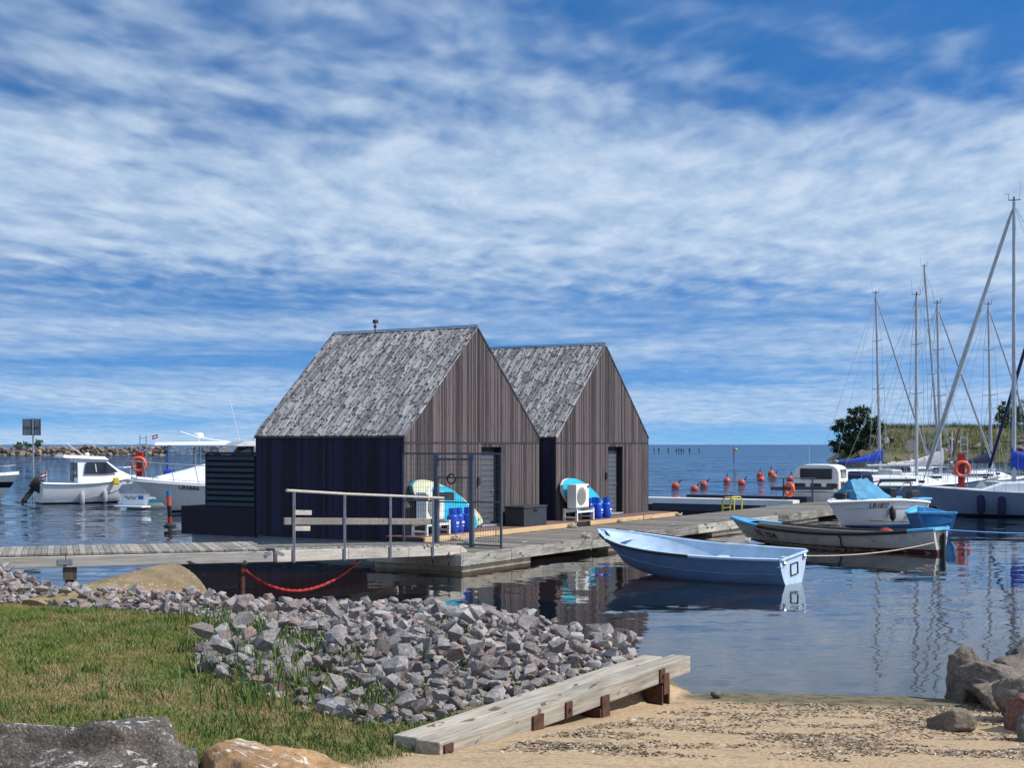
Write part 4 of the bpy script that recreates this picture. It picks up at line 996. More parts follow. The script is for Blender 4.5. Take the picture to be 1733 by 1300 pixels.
for sg in (-1, 1): MB().lathe([(0, 0), (.04, .0), (.05, .04), (.02, .08), (0, .08)], 8).build('mooring_eye', M_alu, o, loc=(-L/2-.02, sg*.5, .46))
pts = [h.P(.30, 1, -1)+Vector((.05*math.sin(k*1.3), .06*math.cos(k*1.1)+.05, .06+.09*abs(math.sin(k*.55)))) for k in range(30)]
rp_ = thing('mooring_rope', 'bundle of pale rope hung on the far side of the blue rowing boat', 'rope', o.matrix_basis @ (h.P(.30, 1, -1)), o.rotation_euler.z)
MB().tube([p-h.P(.30, 1, -1) for p in pts], .022, 5).build('coil', M_rope, rp_, 60)
def W2(ob, p): return ob.matrix_basis @ Vector(p)
rope = thing('mooring_line', 'thin pale line from the blue rowing boat stern to the right', 'rope', W2(o, (-L/2-.04, -.5, .5)))
a = W2(o, (-L/2-.04, -.5, .5)); b = Vector((10.95, 36.0, .30)); MB().tube([a.lerp(b, k/16)+Vector((0, 0, -.10*4*k/16*(1-k/16)))-a for k in range(17)], .012, 5).build('line', M_rope, rope)
rope = thing('mooring_line', 'thin line from the dock rope to the blue rowing boat bow', 'rope', UV(32.1, 17.0, .45)); a = UV(32.1, 17.0, .45); b = W2(o, h.P(.93, 1, 1)); MB().tube([a.lerp(b, k/10)+Vector((0, 0, -.06*4*k/10*(1-k/10)))-a for k in range(11)], .012, 5).build('line', M_rope, rope)
# --- white work boat with number EE 124
o, L = boat('work_boat', 'long weathered white open boat numbered EE 124 with sky blue bow', 'boat', (6.42, 40.6), (11.2, 36.25))
h = Hull(L, 1.9, (.64, .44, .69), (-.12, -.16, .1), .55, .40, .95, .46)
h.shell().build('hull', M_workb, o, 50); h.shell(inset=.09, up=.2, s1=.96).build('inner_shell', M_boatw, o, 50)
h.stripe(-.06, .10, .008).build('waterline_stripe', M_redboot, o)
for sg in (-1, 1):
    MB().tube(h.sheerline(.10, .80, sg, 24, .02, 0), .05, 6).build('rubbing_strake', M_dark, o, 60)
    MB().tube(h.sheerline(.80, 1.0, sg, 10, .005, .01), .05, 6).build('bow_gunwale', M_skyb, o, 60)
    MB().tube(h.sheerline(.0, .10, sg, 6, .005, .01), .05, 6).build('stern_gunwale', M_skyb, o, 60)
    for t_ in (.40,): MB().tube([h.P(.02+.96*k/20, t_, sg) for k in range(21)], .012, 4).build('plank_seam', M_boatw, o)
    MB().tube([h.P(.06+.88*k/20, .98, sg)+Vector((0, -sg*.16, -.05)) for k in range(21)], .05, 6).build('inwale', M_boatw, o)
h.deck(.03, .05, 6, 4, .88, 1.0, .01).build('bow_deck', M_skyb, o)
MB().box(-L/2-.03, -L/2+.22, -.42, .42, .60, .66).build('stern_seat', M_skyb, o, bevel=.01)
for s in (.25, .5, .74): x = -L/2+L*s; w_ = h.hb(s)-.12; MB().box(x-.12, x+.12, -w_, w_, .27, .31).build('thwart', M_boatw, o, bevel=.008)
lettering(h, o, 'EE 124', .30, .78, .50, 1)
MB().box(-L/2-.12, -L/2-.03, -.05, .05, -.4, .52).build('rudder', M_boot, o, bevel=.01)
MB().tube([h.P(.38, 1, 1)+Vector((0, .06, .02)), h.P(.375, .8, 1)+Vector((0, .05, 0)), h.P(.385, .5, 1)+Vector((0, .04, 0)), h.P(.37, .2, 1)+Vector((0, .04, 0))], .022, 6).build('rope_loop', M_dark, o)
MB().lathe([(0, -.24), (.13, -.2), (.22, -.09), (.24, .03), (.2, .14), (.1, .22), (.04, .26), (0, .27)], 18).build('float_ball', M_redp, None, 60)
fb = bpy.context.scene.collection.objects[-1]; fb.location = W2(o, (-L/2+L*.25, -.1, .36)); tag(fb, 'round red float lying inside the work boat', 'float'); fb.rotation_euler = (.5, .9, 0)
rope = thing('mooring_line', 'blue line from the work boat stern to the right edge', 'rope', W2(o, (-L/2, 0, .62))); a = W2(o, (-L/2, 0, .62)); b = Vector((22, 42, .6)); MB().tube([a.lerp(b, k/16)+Vector((0, 0, -.25*4*k/16*(1-k/16)))-a for k in range(17)], .018, 5).build('line', M_bluerope, rope)
# --- blue skiff behind it
o, L = boat('skiff', 'bright blue skiff half hidden behind the work boat', 'boat', (13.35, 45.7), (13.05, 42.6))
h = Hull(L, 1.3, (.75, .66, .8), (-.15, -.15, .1), .4, .34, .9, .9)
h.shell().build('hull', M_midb, o, 50); h.shell(inset=.07, up=.25, s1=.96).build('inner_shell', M_skyb, o, 50)
for sg in (-1, 1): MB().tube(h.sheerline(0, 1, sg, 24), .035, 6).build('gunwale', M_skyb, o, 60)
MB().box(-L/2-.05, -L/2+.05, -.56, .56, .70, .78).build('transom_cap', M_skyb, o, bevel=.01); MB().box(-L/2+.1, -L/2+.3, .35, .55, .7, .92).build('bollard', M_skyb, o, bevel=.02)
MB().box(-L/2-.25, -L/2-.05, -.12, .12, -.3, .35).build('rudder', M_boot, o)
# --- white speed boat with teal tarpaulin
o, L = boat('speed_boat', 'white motor boat with teal tarpaulin tent and number on its side', 'boat', (10.62, 46.6), (13.95, 48.7))
h = Hull(L, 1.95, (.86, .98, .90), (-.15, -.12, .15), .55, .30, .95, .9)
h.shell().build('hull', M_white, o, 45); h.deck(.05, .02).build('deck', M_deckw, o, 45); h.stripe(-.03, .10, .006).build('waterline_stripe', M_midb, o)
for sg in (-1, 1):
    MB().tube(h.sheerline(0, 1, sg, 24, .02, -.02), .045, 6).build('rubbing_strake', M_white, o, 60)
    MB().tube([h.P(.05+.85*k/20, .80-.1*(k/20), sg)+Vector((0, sg*.008, 0)) for k in range(21)], .014, 4).build('side_crease', M_greycov, o)
    MB().tube([h.P(.05+.62*k/20, .32, sg)+Vector((0, sg*.012, 0)) for k in range(21)], .016, 4).build('chine_line', M_gate, o)
zt = 1.68; yb = .72
tent = [(-.35, -yb, 1.0), (-.35, yb, 1.0), (.15, 0, zt), (1.25, -.62, 1.0), (1.25, .62, 1.0), (.95, 0, zt-.03)]
tm = MB(); A_, B_, C_, D_, E_, F_ = [Vector(p) for p in tent]
def sag(a, b, c, d, n=8):
    rg = []
    for i in range(n+1):
        rg.append([a.lerp(b, i/n).lerp(d.lerp(c, i/n), j/n)+Vector((0, 0, -.05*math.sin(math.pi*i/n)*math.sin(math.pi*j/n)+.02*math.sin(i*2.1+j*1.7))) for j in range(n+1)])
    return rg
tm.loft(sag(A_, C_, F_, D_)); tm.loft(sag(B_, E_, F_, C_)); tm.add([A_, B_, C_], [(0, 1, 2)]); tm.add([D_, F_, E_], [(0, 1, 2)]); tm.build('tarpaulin', M_teal, o, 50)
MB().tube([(-1.05, -.75, .95), (-1.2, -.74, 1.45), (-1.3, -.6, 1.58), (-1.3, .6, 1.58), (-1.2, .74, 1.45), (-1.05, .75, .95)], .03, 8).build('roll_bar', M_black, o, 60)
MB().tube([(-.55, -.75, 1.2), (-.9, -.74, 1.52), (-1.3, -.6, 1.56)], .025, 6).tube([(-.55, .75, 1.2), (-.9, .74, 1.52), (-1.3, .6, 1.56)], .025, 6).build('bar_brace', M_black, o, 60)
MB().box(-.95, -.6, -.45, .35, .95, 1.36).build('seat', M_black, o, bevel=.06); MB().box(1.22, 1.5, -.25, .2, 1.0, 1.22).build('bow_cushion', M_black, o, bevel=.06)
MB().tube([(1.45, .3, 1.0), (1.45, .3, 1.28), (1.0, .62, 1.32)], .014, 6).tube([(1.45, -.3, 1.0), (1.45, -.3, 1.28), (1.0, -.62, 1.32)], .014, 6).build('bow_rail', M_galv, o)
MB().box(-2.15, -1.45, .5, .85, .92, 1.0).box(-2.15, -1.45, -.85, -.5, .92, 1.0).build('stern_cushion', M_skyb, o, bevel=.02)
lettering(h, o, 'LR1877', .25, .62, .74, 1)
for s in (.48, .22, .03): fender(o, h.P(s, .58, 1)+Vector((0, .13, -.02)), .46, .11, M_boot)
outboard(o, -L/2-.15, 0, .75, 1.0)
# --- white cabin cruiser with canopy
o, L = boat('cabin_cruiser', 'white cabin boat with white canvas canopy and maroon windows', 'boat', (14.9, 64.3), (13.0, 59.6))
h = Hull(L, 2.35, (.78, .75, 1.05), (-.2, -.2, .1), .6, .3, .95, .92)
h.shell().build('hull', M_cream, o, 45); h.deck(.04, .02).build('deck', M_deckw, o, 45)
for sg in (-1, 1): MB().tube(h.sheerline(0, 1, sg, 24, .02, -.03), .04, 6).build('rubbing_strake', M_black, o, 60)
MB().loft([[(-2.3, -1.0, .78), (-2.3, 1.0, .78), (1.5, .8, .82), (1.5, -.8, .82)], [(-2.28, -.98, 1.22), (-2.28, .98, 1.22), (1.2, .72, 1.3), (1.2, -.72, 1.3)]], closed=True).poly([(-2.28, -.98, 1.22), (-2.28, .98, 1.22), (1.2, .72, 1.3), (1.2, -.72, 1.3)]).build('cabin_side', M_cream, o, bevel=.03)
rg = []
for k in range(9):
    q_ = k/8; x = -2.25+q_*2.6; zz = 1.22; tz = 1.98-.05*abs(q_-.5); ring_ = []
    for j in range(13):
        a_ = math.pi*j/12; ring_.append((x, -.97*math.copysign(abs(math.cos(a_))**.45, math.cos(a_)), zz+(tz-zz)*math.sin(a_)**.5))
    rg.append(ring_)
cn = MB().loft(rg); cn.poly(rg[0]); cn.poly(rg[-1]); cn.build('canopy', M_ac, o, 45)
for y0, y1 in ((-.68, .68),): MB().box(-2.29, -2.262, y0, y1, 1.34, 1.80).build('canopy_window', M_glass, o, bevel=.01)
for sg in (-1, 1):
    MB().box(-1.6, -.2, sg*.955-.03, sg*.955+.03, 1.38, 1.75).build('canopy_window', M_glass, o, bevel=.02)
    for x in (-1.3, -.5, .3): MB().box(x-.26, x+.26, sg*.93-.06, sg*.93+.065, .92, 1.16).build('cabin_window', M_maroon, o, bevel=.04)
for y in (-.68, .0, .68): MB().box(-2.325, -2.30, y-.23, y+.23, .90, 1.16).build('stern_window', M_maroon, o, bevel=.02)
MB().tube([(-2.2, .3, 1.95), (-2.15, .3, 3.0)], .012, 5).build('aerial', M_alu, o)
# --- sailing boats
def sailboat(label, bow, stern, mast_f, mast_h, hullm, cover, furl=True, cab=True, B=2.5, fb=.95, lean=0.0, boom=2.9, stripe=M_boot, grp='moored sailing boats', furlm=M_alu, furl_r=.055, rigr=.011):
    o, L = boat('sailing_boat', label, 'sailing boat', bow, stern, grp)
    h = Hull(L, B, (fb*.92, fb*.9, fb*1.12), (-.25, -.5, -.02), 1.0, .42, .9, .62)
    h.shell().build('hull', hullm, o, 50); h.deck(.07, .02).build('deck', M_deckw, o, 45); h.stripe(-.05, .08).build('boot_stripe', stripe, o)
    for sg in (-1, 1): MB().tube(h.sheerline(.02, .98, sg, 24, 0, .02), .03, 5).build('toe_rail', M_alu, o)
    mx = -L/2+L*mast_f; dz = h.zs(mast_f)+.04
    if cab:
        def ring_(x, w, z1): return [(x, -w, dz-.02), (x, -w*.9, z1-.06), (x, -w*.6, z1), (x, w*.6, z1), (x, w*.9, z1-.06), (x, w, dz-.02)]
        rg = [ring_(mx-2.6, B*.33, dz+.42), ring_(mx-1.2, B*.33, dz+.44), ring_(mx+.4, B*.28, dz+.36), ring_(mx+1.3, B*.18, dz+.05)]
        MB().loft(rg).poly(rg[0]).poly(rg[-1]).build('cabin', M_white, o, 40)
        for sg in (-1, 1): MB().box(mx-2.3, mx-.4, sg*B*.325-.012, sg*B*.325+.012, dz+.14, dz+.27).build('cabin_window', M_glass, o, bevel=.01)
        MB().box(mx-3.3, mx-2.62, -B*.3, B*.3, dz-.02, dz+.62).build('spray_hood', cover or M_navycov, o, bevel=.1)
    top = Vector((mx-lean, 0, mast_h)); base = Vector((mx, 0, dz-.05))
    MB().tube([base, base.lerp(top, .5), top], [.085, .08, .06], 10).build('mast', M_mast, o, 60)
    MB().tube([top, top+Vector((0, 0, .18))], .03, 6).tube([top+Vector((-.25, 0, .05)), top+Vector((.2, 0, .05))], .02, 5).tube([top+Vector((.2, 0, .05)), top+Vector((.2, 0, .3)), top+Vector((.35, 0, .3))], .012, 4).build('masthead_gear', M_dark, o)
    MB().tube([top+Vector((-.2, .05, .05)), top+Vector((-.25, .05, .75))], .008, 4).build('aerial', M_galv, o)
    for f in (.48, .74):
        p = base.lerp(top, f); w_ = .75 if f < .6 else .55; MB().tube([p+Vector((0, -w_, .06)), p, p+Vector((0, w_, .06))], .022, 5).build('spreader', M_mast, o)
    bz = dz+.95
    MB().tube([(mx-.1, 0, bz), (mx-boom, 0, bz-.04)], .05, 8).build('boom', M_mast, o, 60)
    if cover:
        n_ = 14; rg = []
        for k in range(n_+1):
            q_ = k/n_; x = mx+.12-q_*(boom-.05); hh = .75*(1-q_)**2.2+.17; ring2 = []
            for j in range(10):
                a_ = 2*math.pi*j/10; ring2.append((x, (.13*(1-.4*q_))*math.cos(a_), bz+hh*.5-.12+(hh*.5+.02*math.sin(k*2.3+j))*math.sin(a_)))
            rg.append(ring2)
        MB().loft(rg, closed=True).poly(rg[0]).poly(rg[-1]).build('sail_cover', cover, o, 60)
    bowp = h.P(.985, 1, 1); bowp.y = 0; bowp.z += .05; sternp = Vector((-L/2+.1, 0, h.zs(0)+.1))
    hd = top-Vector((0, 0, .15))
    if furl:
        a = bowp.lerp(hd, .05); b = bowp.lerp(hd, .94); MB().tube([bowp, a, a.lerp(b, .02), a.lerp(b, .4), b, hd], [.015, .02, furl_r, furl_r*1.15, furl_r*.75, .015], 8).build('furled_jib', furlm, o, 60)
        MB().lathe([(0, 0), (.12, .0), (.12, .1), (0, .1)], 10).build('furling_drum', M_black, o, loc=bowp+Vector((0, 0, .1)))
    else: MB().tube([bowp, hd], rigr, 4).build('forestay', M_galv, o)
    rg_ = MB().tube([sternp, hd], rigr, 4)
    for sg in (-1, 1):
        ch_ = Vector((mx-.15, sg*B*.44, dz-.05)); p = base.lerp(top, .48)+Vector((0, sg*.75, .06)); p2 = base.lerp(top, .74)+Vector((0, sg*.55, .06))
        rg_.tube([ch_, p, p2, hd], rigr, 4).tube([ch_+Vector((-.4, 0, 0)), base.lerp(top, .47)], rigr, 4).tube([ch_+Vector((.5, 0, 0)), base.lerp(top, .47)], rigr, 4)
    rg_.tube([Vector((mx-boom, 0, bz)), hd], rigr*.8, 4)
    rg_.build('rigging', M_galv, o)
    pr = MB()
    for sg in (-1, 1):
        e = [h.P(s, 1, sg)+Vector((0, -sg*.06, .55)) for s in (.96, .85, .7, .5, .3, .12, .02)]; pr.tube(e, .012, 4)
        for s in (.96, .85, .7, .5, .3, .12, .02): q_ = h.P(s, 1, sg)+Vector((0, -sg*.06, 0)); pr.tube([q_, q_+Vector((0, 0, .55))], .013, 4)
    pr.build('guard_rail', M_alu, o)
    return o, h, L
def bs(px, y, mast_f, L, dx, dy):
    """bow and stern from the mast column at distance y and the heading"""
    x = (px-CX)/F*y; d_ = Vector((dx, dy)).normalized(); m_ = Vector((x, y)); return m_+d_*L*(1-mast_f), m_-d_*L*mast_f
def mh(py, y): return CZ+(HY-py)/F*y
b, s_ = bs(1716, 55.0, .62, 9.6, -.95, .31)
o, h, L = sailboat('largest sailing boat, grey blue hull with two blue fenders at the right edge', b, s_, .62, mh(340, 55), M_hullshade, M_bluecov, True, True, 2.9, 1.02, 0, 3.4, furlm=M_mast, furl_r=.085)
for x in (.545, .63): fender(o, h.P(x+.13, .62, 1)+Vector((0, .14, 0)), .8, .16, M_navycov)
b, s_ = bs(1490, 84, .55, 8.0, .97, .22); sailboat('sailing boat with bright blue boom cover before the headland tree', b, s_, .55, mh(497, 84), M_white, M_bluecov, True, True, 2.5, .95, .3, 2.9)
b, s_ = bs(1551, 68, .55, 7.6, .98, .18); o, h, L = sailboat('sailing boat with bare boom and white deck right behind the teal tarpaulin', b, s_, .55, mh(500, 68), M_hullshade, None, False, True, 2.4, .95, 0, 2.6)
b, s_ = bs(1592, 92, .55, 9.0, .97, .22); sailboat('tall masted sailing boat with navy boom cover farthest back', b, s_, .55, mh(452, 92), M_white, M_navycov, False, True, 2.6, 1.0, 1.2, 2.2)
b, s_ = bs(1592, 74, .55, 7.8, .97, .22); sailboat('sailing boat with long off white boom cover', b, s_, .55, mh(514, 74), M_white, M_sail, True, True, 2.5, .95, .2, 3.1)
b, s_ = bs(1678, 79, .55, 7.8, .97, .22); sailboat('sailing boat with navy boom cover beside the red life ring post', b, s_, .55, mh(516, 79), M_white, M_navycov, True, True, 2.5, .95, .2, 2.6)
b, s_ = bs(1790, 63, .62, 8.5, -.96, .27); sailboat('sailing boat mostly cut off by the right edge, dark furled jib', b, s_, .62, mh(400, 63), M_white, M_navycov, True, True, 2.6, 1.0, 0, 3.0, furlm=M_navycov, furl_r=.07)
# small dinghies moored between the sailing boats
for (px, y, dx, lab) in ((1660, 60.3, -.9, 'small grey dinghy behind the bow of the largest sailing boat'), (1515, 72, .9, 'small white dinghy among the sailing boats')):
    x = (px-CX)/F*y; o, L = boat('dinghy', lab, 'dinghy', (x+1.5*dx, y+.4), (x-1.5*dx, y-.4)); h = Hull(L, 1.3, (.45, .42, .6), (-.08, -.1, .1), .3, .34, .9, .85)
    h.shell().build('hull', M_white, o, 50); h.shell(inset=.06, up=.15, s1=.95).build('inner_shell', M_greycov, o, 50)
    for sg in (-1, 1): MB().tube(h.sheerline(0, 1, sg, 20), .05, 6).build('gunwale', M_greycov, o, 60)
# --- motor boats on the left
o, L = boat('cabin_cruiser', 'white cabin motor boat with black outboard left of the houses', 'boat', (-18.5, 68.6), (-22.55, 66.2))
h = Hull(L, 2.2, (1.0, 1.0, 1.32), (-.2, -.2, .1), .8, .3, .95, .92)
h.shell().build('hull', M_white, o, 45); h.deck(.05, .02).build('deck', M_deckw, o, 45); h.stripe(-.02, .07).build('waterline_stripe', M_boot, o)
for sg in (-1, 1):
    MB().tube(h.sheerline(0, 1, sg, 24, .01, -.02), .035, 6).build('rubbing_strake', M_white, o, 60)
    MB().tube([h.P(.12+.85*k/20, .28+.42*(k/20)**1.3, sg)+Vector((0, sg*.01, 0)) for k in range(21)], .018, 4).build('side_crease', M_galv, o)
def ring_c(x, w, z0, z1, k=.86): return [(x, -w, z0), (x, -w*k, z1), (x, w*k, z1), (x, w, z0)]
rg = [ring_c(-.75, .9, 1.0, 2.2), ring_c(.55, .88, 1.0, 2.12), ring_c(1.25, .72, 1.05, 1.62), ring_c(2.0, .45, 1.15, 1.28)]
MB().loft(rg).poly(rg[0]).poly(rg[-1]).build('cabin', M_white, o, 40, .03)
MB().hexa([(-1.45, -.95, 2.2), (.75, -.88, 2.08), (.75, .88, 2.08), (-1.45, .95, 2.2), (-1.4, -.85, 2.34), (.55, -.8, 2.25), (.55, .8, 2.25), (-1.4, .85, 2.34)]).build('hardtop', M_white, o, bevel=.04)
for sg in (-1, 1):
    f = lambda x, w, z: (x, sg*w, z)
    MB().prism([f(-.45, .90, 1.42), f(.6, .885, 1.42), f(1.2, .76, 1.5), f(.62, .82, 1.98), f(-.35, .835, 1.98)], (0, sg*.025, 0)).build('side_window', M_glass, o)
    MB().prism([f(.1, .925, 1.52), f(.14, .925, 1.52), f(.10, .885, 1.9), f(.06, .885, 1.9)], (0, sg*.012, 0)).build('window_frame', M_ac, o)
MB().box(-.79, -.755, -.75, -.25, 1.25, 1.95).box(-.79, -.755, -.1, .55, 1.05, 1.98).build('cabin_door', M_glass, o)
MB().lathe([(0, 0), (.12, .02), (.1, .12), (0, .15)], 10).build('radar', M_white, o, loc=(-.1, 0, 2.3)); MB().tube([(-.2, .3, 2.3), (-1.0, .3, 2.9)], .014, 5).build('aerial', M_white, o)
outboard(o, -L/2-.32, 0, .72, 1.25, M_black, 0, R(38))
for s in (.38, .62): fender(o, h.P(s, .45, -1)+Vector((0, -.14, -.05)), .62, .13, M_greycov)
MB().tube([(1.5, -.6, 1.7), (2.1, -.3, 1.75), (2.45, 0, 1.8), (2.1, .3, 1.75), (1.5, .6, 1.7)], .016, 5).tube([(2.1, -.3, 1.3), (2.1, -.3, 1.75)], .014, 5).tube([(2.1, .3, 1.3), (2.1, .3, 1.75)], .014, 5).build('bow_rail', M_alu, o)
fl = link('flag', None, o); bpy.data.objects.remove(fl)
M_flag = plain('maroon_flag', (.22, .02, .03), .8, .2, 3)
def flag(parent, p, s=.4):
    MB().tube([p, Vector(p)+Vector((0, 0, .7*s/.4))], .012, 4).build('flagstaff', M_ac, parent); p = Vector(p)+Vector((0, 0, .35*s/.4))
    for z0, z1, m_ in ((0, .11, M_flag), (.11, .17, M_ac), (.17, .28, M_flag)):
        MB().loft([[p+Vector((-k*.1*s/.4, .03*math.sin(k*1.6), (z0-k*.03)*s/.4)), p+Vector((-k*.1*s/.4, .03*math.sin(k*1.6), (z1-k*.03)*s/.4))] for k in range(5)]).build('flag_band', m_, parent)
flag(o, (-L/2+.25, -.5, 1.05), .3)
o2 = MB().box(-.15, .15, -.06, .06, -.2, .16); tag(o2.build('fender_cushion', M_yel, None, bevel=.06, loc=W2(o, h.P(.72, .95, -1)+Vector((0, -.16, .05))), rz=.5), 'yellow cushion hung over the white cabin boat side', 'cushion')
# boat cut by the left edge
o, L = boat('motor_boat', 'white motor boat with dark stripe cut off by the left edge', 'boat', (-25.2, 71.0), (-30.4, 72.5))
h = Hull(L, 2.2, (1.1, 1.15, 1.3), (-.2, -.2, .15), .9, .3, .95, .9)
h.shell().build('hull', M_white, o, 45); h.deck(.16, .02).build('deck', M_white, o, 45); h.stripe(.62, .92, .01).build('dark_stripe', M_black, o)
MB().tube([(1.3, -.7, 1.7), (2.1, -.35, 1.75), (2.5, 0, 1.8), (2.1, .35, 1.75), (1.3, .7, 1.7)], .018, 5).tube([(2.1, -.35, 1.3), (2.1, -.35, 1.75)], .016, 5).build('bow_rail', M_alu, o)
# covered boat, stern towards us
o, L = boat('covered_boat', 'grey covered boat showing its lettered stern beside the large cruiser', 'boat', (-13.6, 66.8), (-16.75, 61.7))
h = Hull(L, 2.05, (.78, .8, 1.1), (-.1, -.2, .1), .5, .26, .95, .96)
h.shell().build('hull', M_white, o, 45); h.stripe(.25, .42, .008, transom=False).build('teal_stripe', M_turqd, o)
rg = []
for k in range(9):
    s = k/8*.9; e = h.P(s, 1, 1); w_ = h.hb(s)+.03; rg.append([(e.x-.03, -w_, e.z-.12), (e.x-.03, -w_, e.z+.05), (e.x, -w_*.8, e.z+.26), (e.x, 0, e.z+.32), (e.x, w_*.8, e.z+.26), (e.x-.03, w_, e.z+.05), (e.x-.03, w_, e.z-.12)])
MB().loft(rg).poly(rg[0]).build('cover', M_greycov, o, 50)
MB().box(-L/2-.55, -L/2-.01, -1.0, .75, .06, .13).build('swim_platform', M_white, o, bevel=.02)
sq = [(-L/2-.03, .62-.035*k, .46+.08*math.sin(k*1.9)+.03*math.sin(k*.7)) for k in range(22)]
MB().tube(sq, .012, 4).build('script_lettering', M_gate, o); MB().box(-L/2-.035, -L/2-.01, -.52, -.22, .40, .56).build('stern_badge', M_midb, o)
# large cruiser LR5666
o, L = boat('motor_cruiser', 'large white motor cruiser numbered LR5666 partly behind the louvred screen', 'boat', (-15.9, 57.9), (-8.9, 61.6))
h = Hull(L, 2.9, (1.15, 1.15, 1.42), (-.3, -.35, -.1), 1.9, .36, 1.0, .9)
h.shell().build('hull', M_white, o, 45); h.deck(.1, .02).build('deck', M_white, o, 45); h.stripe(-.05, .06).build('boot_stripe', M_boot, o)
for sg in (-1, 1):
    MB().tube(h.sheerline(0, 1, sg, 24, .02, -.10), .04, 6).build('rubbing_strake', M_white, o, 60); MB().box(.35, .85, sg*1.43-.02, sg*1.43+.03, .72, .86).build('porthole', M_glass, o, bevel=.03)
rg = [ring_c(-2.2, 1.15, 1.2, 2.15, .9), ring_c(.2, 1.1, 1.2, 2.1, .85), ring_c(1.6, .8, 1.3, 1.75, .7), ring_c(2.9, .35, 1.4, 1.48, .6)]
MB().loft(rg).poly(rg[0]).poly(rg[-1]).build('cabin', M_white, o, 50, .04)
rg = [ring_c(-.9, 1.12, 2.1, 2.75, .85), ring_c(.35, .95, 2.08, 2.15, .9)]
MB().loft(rg).poly(rg[0]).poly(rg[-1]).build('windscreen', M_glass, o, 40)
MB().hexa([(-3.6, -1.2, 2.75), (-.2, -1.1, 2.75), (-.2, 1.1, 2.75), (-3.6, 1.2, 2.75), (-3.5, -1.0, 3.02), (-.6, -.9, 2.98), (-.6, .9, 2.98), (-3.5, 1.0, 3.02)]).build('camper_top', M_greycov, o, bevel=.08)
MB().box(-3.5, -1.0, -1.15, 1.15, 1.5, 2.75).build('camper_canvas', M_greycov, o, bevel=.05)
MB().tube([(-1.2, -1.2, 2.0), (-2.0, -1.1, 3.7), (-2.2, -.9, 3.95), (-2.2, .9, 3.95), (-2.0, 1.1, 3.7), (-1.2, 1.2, 2.0)], .06, 8).build('radar_arch', M_white, o, 60); MB().lathe([(0, 0), (.16, .02), (.16, .1), (0, .16)], 12).build('radar', M_white, o, loc=(-2.2, 0, 4.0))
MB().tube([(-1.0, -.9, 2.9), (-.5, -1.0, 5.0)], .014, 5).build('aerial', M_white, o)
rr_ = MB()
for sg in (-1, 1):
    e = [h.P(s, 1, sg)+Vector((.12 if s > .9 else 0, -sg*.08, .74)) for s in (.99, .93, .85, .75, .62, .5)]; rr_.tube(e, .018, 5)
    for s in (.97, .9, .8, .68, .55): q_ = h.P(s, 1, sg)+Vector((0, -sg*.08, 0)); rr_.tube([q_, q_+Vector((.16, 0, .74))], .016, 5)
rr_.build('bow_rail', M_alu, o)
lettering(h, o, 'LR5666', .27, .735, .80, 1)
# hardtop boat behind
o, L = boat('hardtop_boat', 'white hardtop boat with blue canvas and flag behind the large cruiser', 'boat', (-12.6, 71.6), (-18.6, 70.2))
h = Hull(L, 2.3, (1.0, 1.0, 1.2), (-.2, -.2, .1), .8, .3, .95, .92)
h.shell().build('hull', M_white, o, 45); h.deck(.05, .02).build('deck', M_deckw, o, 45)
MB().hexa([(-2.6, -1.05, 2.78), (1.4, -1.0, 2.78), (1.4, 1.0, 2.78), (-2.6, 1.05, 2.78), (-2.5, -.95, 2.94), (1.2, -.9, 3.0), (1.2, .9, 3.0), (-2.5, .95, 2.94)]).build('hardtop', M_white, o, bevel=.05)
for x in (-2.0, -.6, .7):
    for sg in (-1, 1): MB().tube([(x, sg*1.0, 1.0), (x+.1, sg*.97, 2.78)], .03, 6).build('hardtop_post', M_bluecov if x < -1 else M_alu, o)
MB().box(-2.1, -1.55, -1.06, 1.06, 1.02, 1.55).build('blue_canvas', M_bluecov, o, bevel=.05)
M_clear = bpy.data.materials.new('clear_plastic'); M_clear.use_nodes = True; t = NT(M_clear.node_tree)
g_ = t.n('ShaderNodeBsdfGlossy', i={'Roughness': .1, 'Color': (.7, .78, .85, 1)}); tr_ = t.n('ShaderNodeBsdfTransparent', i={'Color': (.75, .83, .92, 1)}); t.n('ShaderNodeOutputMaterial', i={0: t.n('ShaderNodeMixShader', i={0: .22, 1: tr_.outputs[0], 2: g_.outputs[0]}).outputs[0]})
for x0, x1 in ((-1.9, -.65), (-.55, .65)): MB().box(x0, x1, -1.0, -.985, 1.58, 2.74).build('clear_panel', M_clear, o)
MB().loft([[(.8, -.98, 1.1), (.8, .98, 1.1)], [(.3, -.9, 2.1), (.3, .9, 2.1)]]).build('windscreen', M_clear, o)
MB().tube([(-.4, 0, 2.95), (-.4, 0, 3.22)], .05, 6).tube([(-1.3, -.3, 3.5), (-.4, -.3, 3.2), (1.1, -.3, 2.98)], .022, 5).build('roof_frame', M_white, o); MB().lathe([(0, 0), (.26, .0), (.26, .14), (.2, .2), (0, .2)], 14).build('radar', M_white, o, loc=(-.4, 0, 3.22), smooth=40)
flag(o, (-2.4, 0, 2.92), .28)
for z0 in (1.3, 1.65, 2.0, 2.35): MB().box(-.3, .1, -1.08, -1.05, z0, z0+.03).build('ladder_rung', M_alu, o)
for x in (-.3, .1): MB().box(x-.015, x+.015, -1.08, -1.05, 1.0, 2.78).build('ladder_rail', M_alu, o)
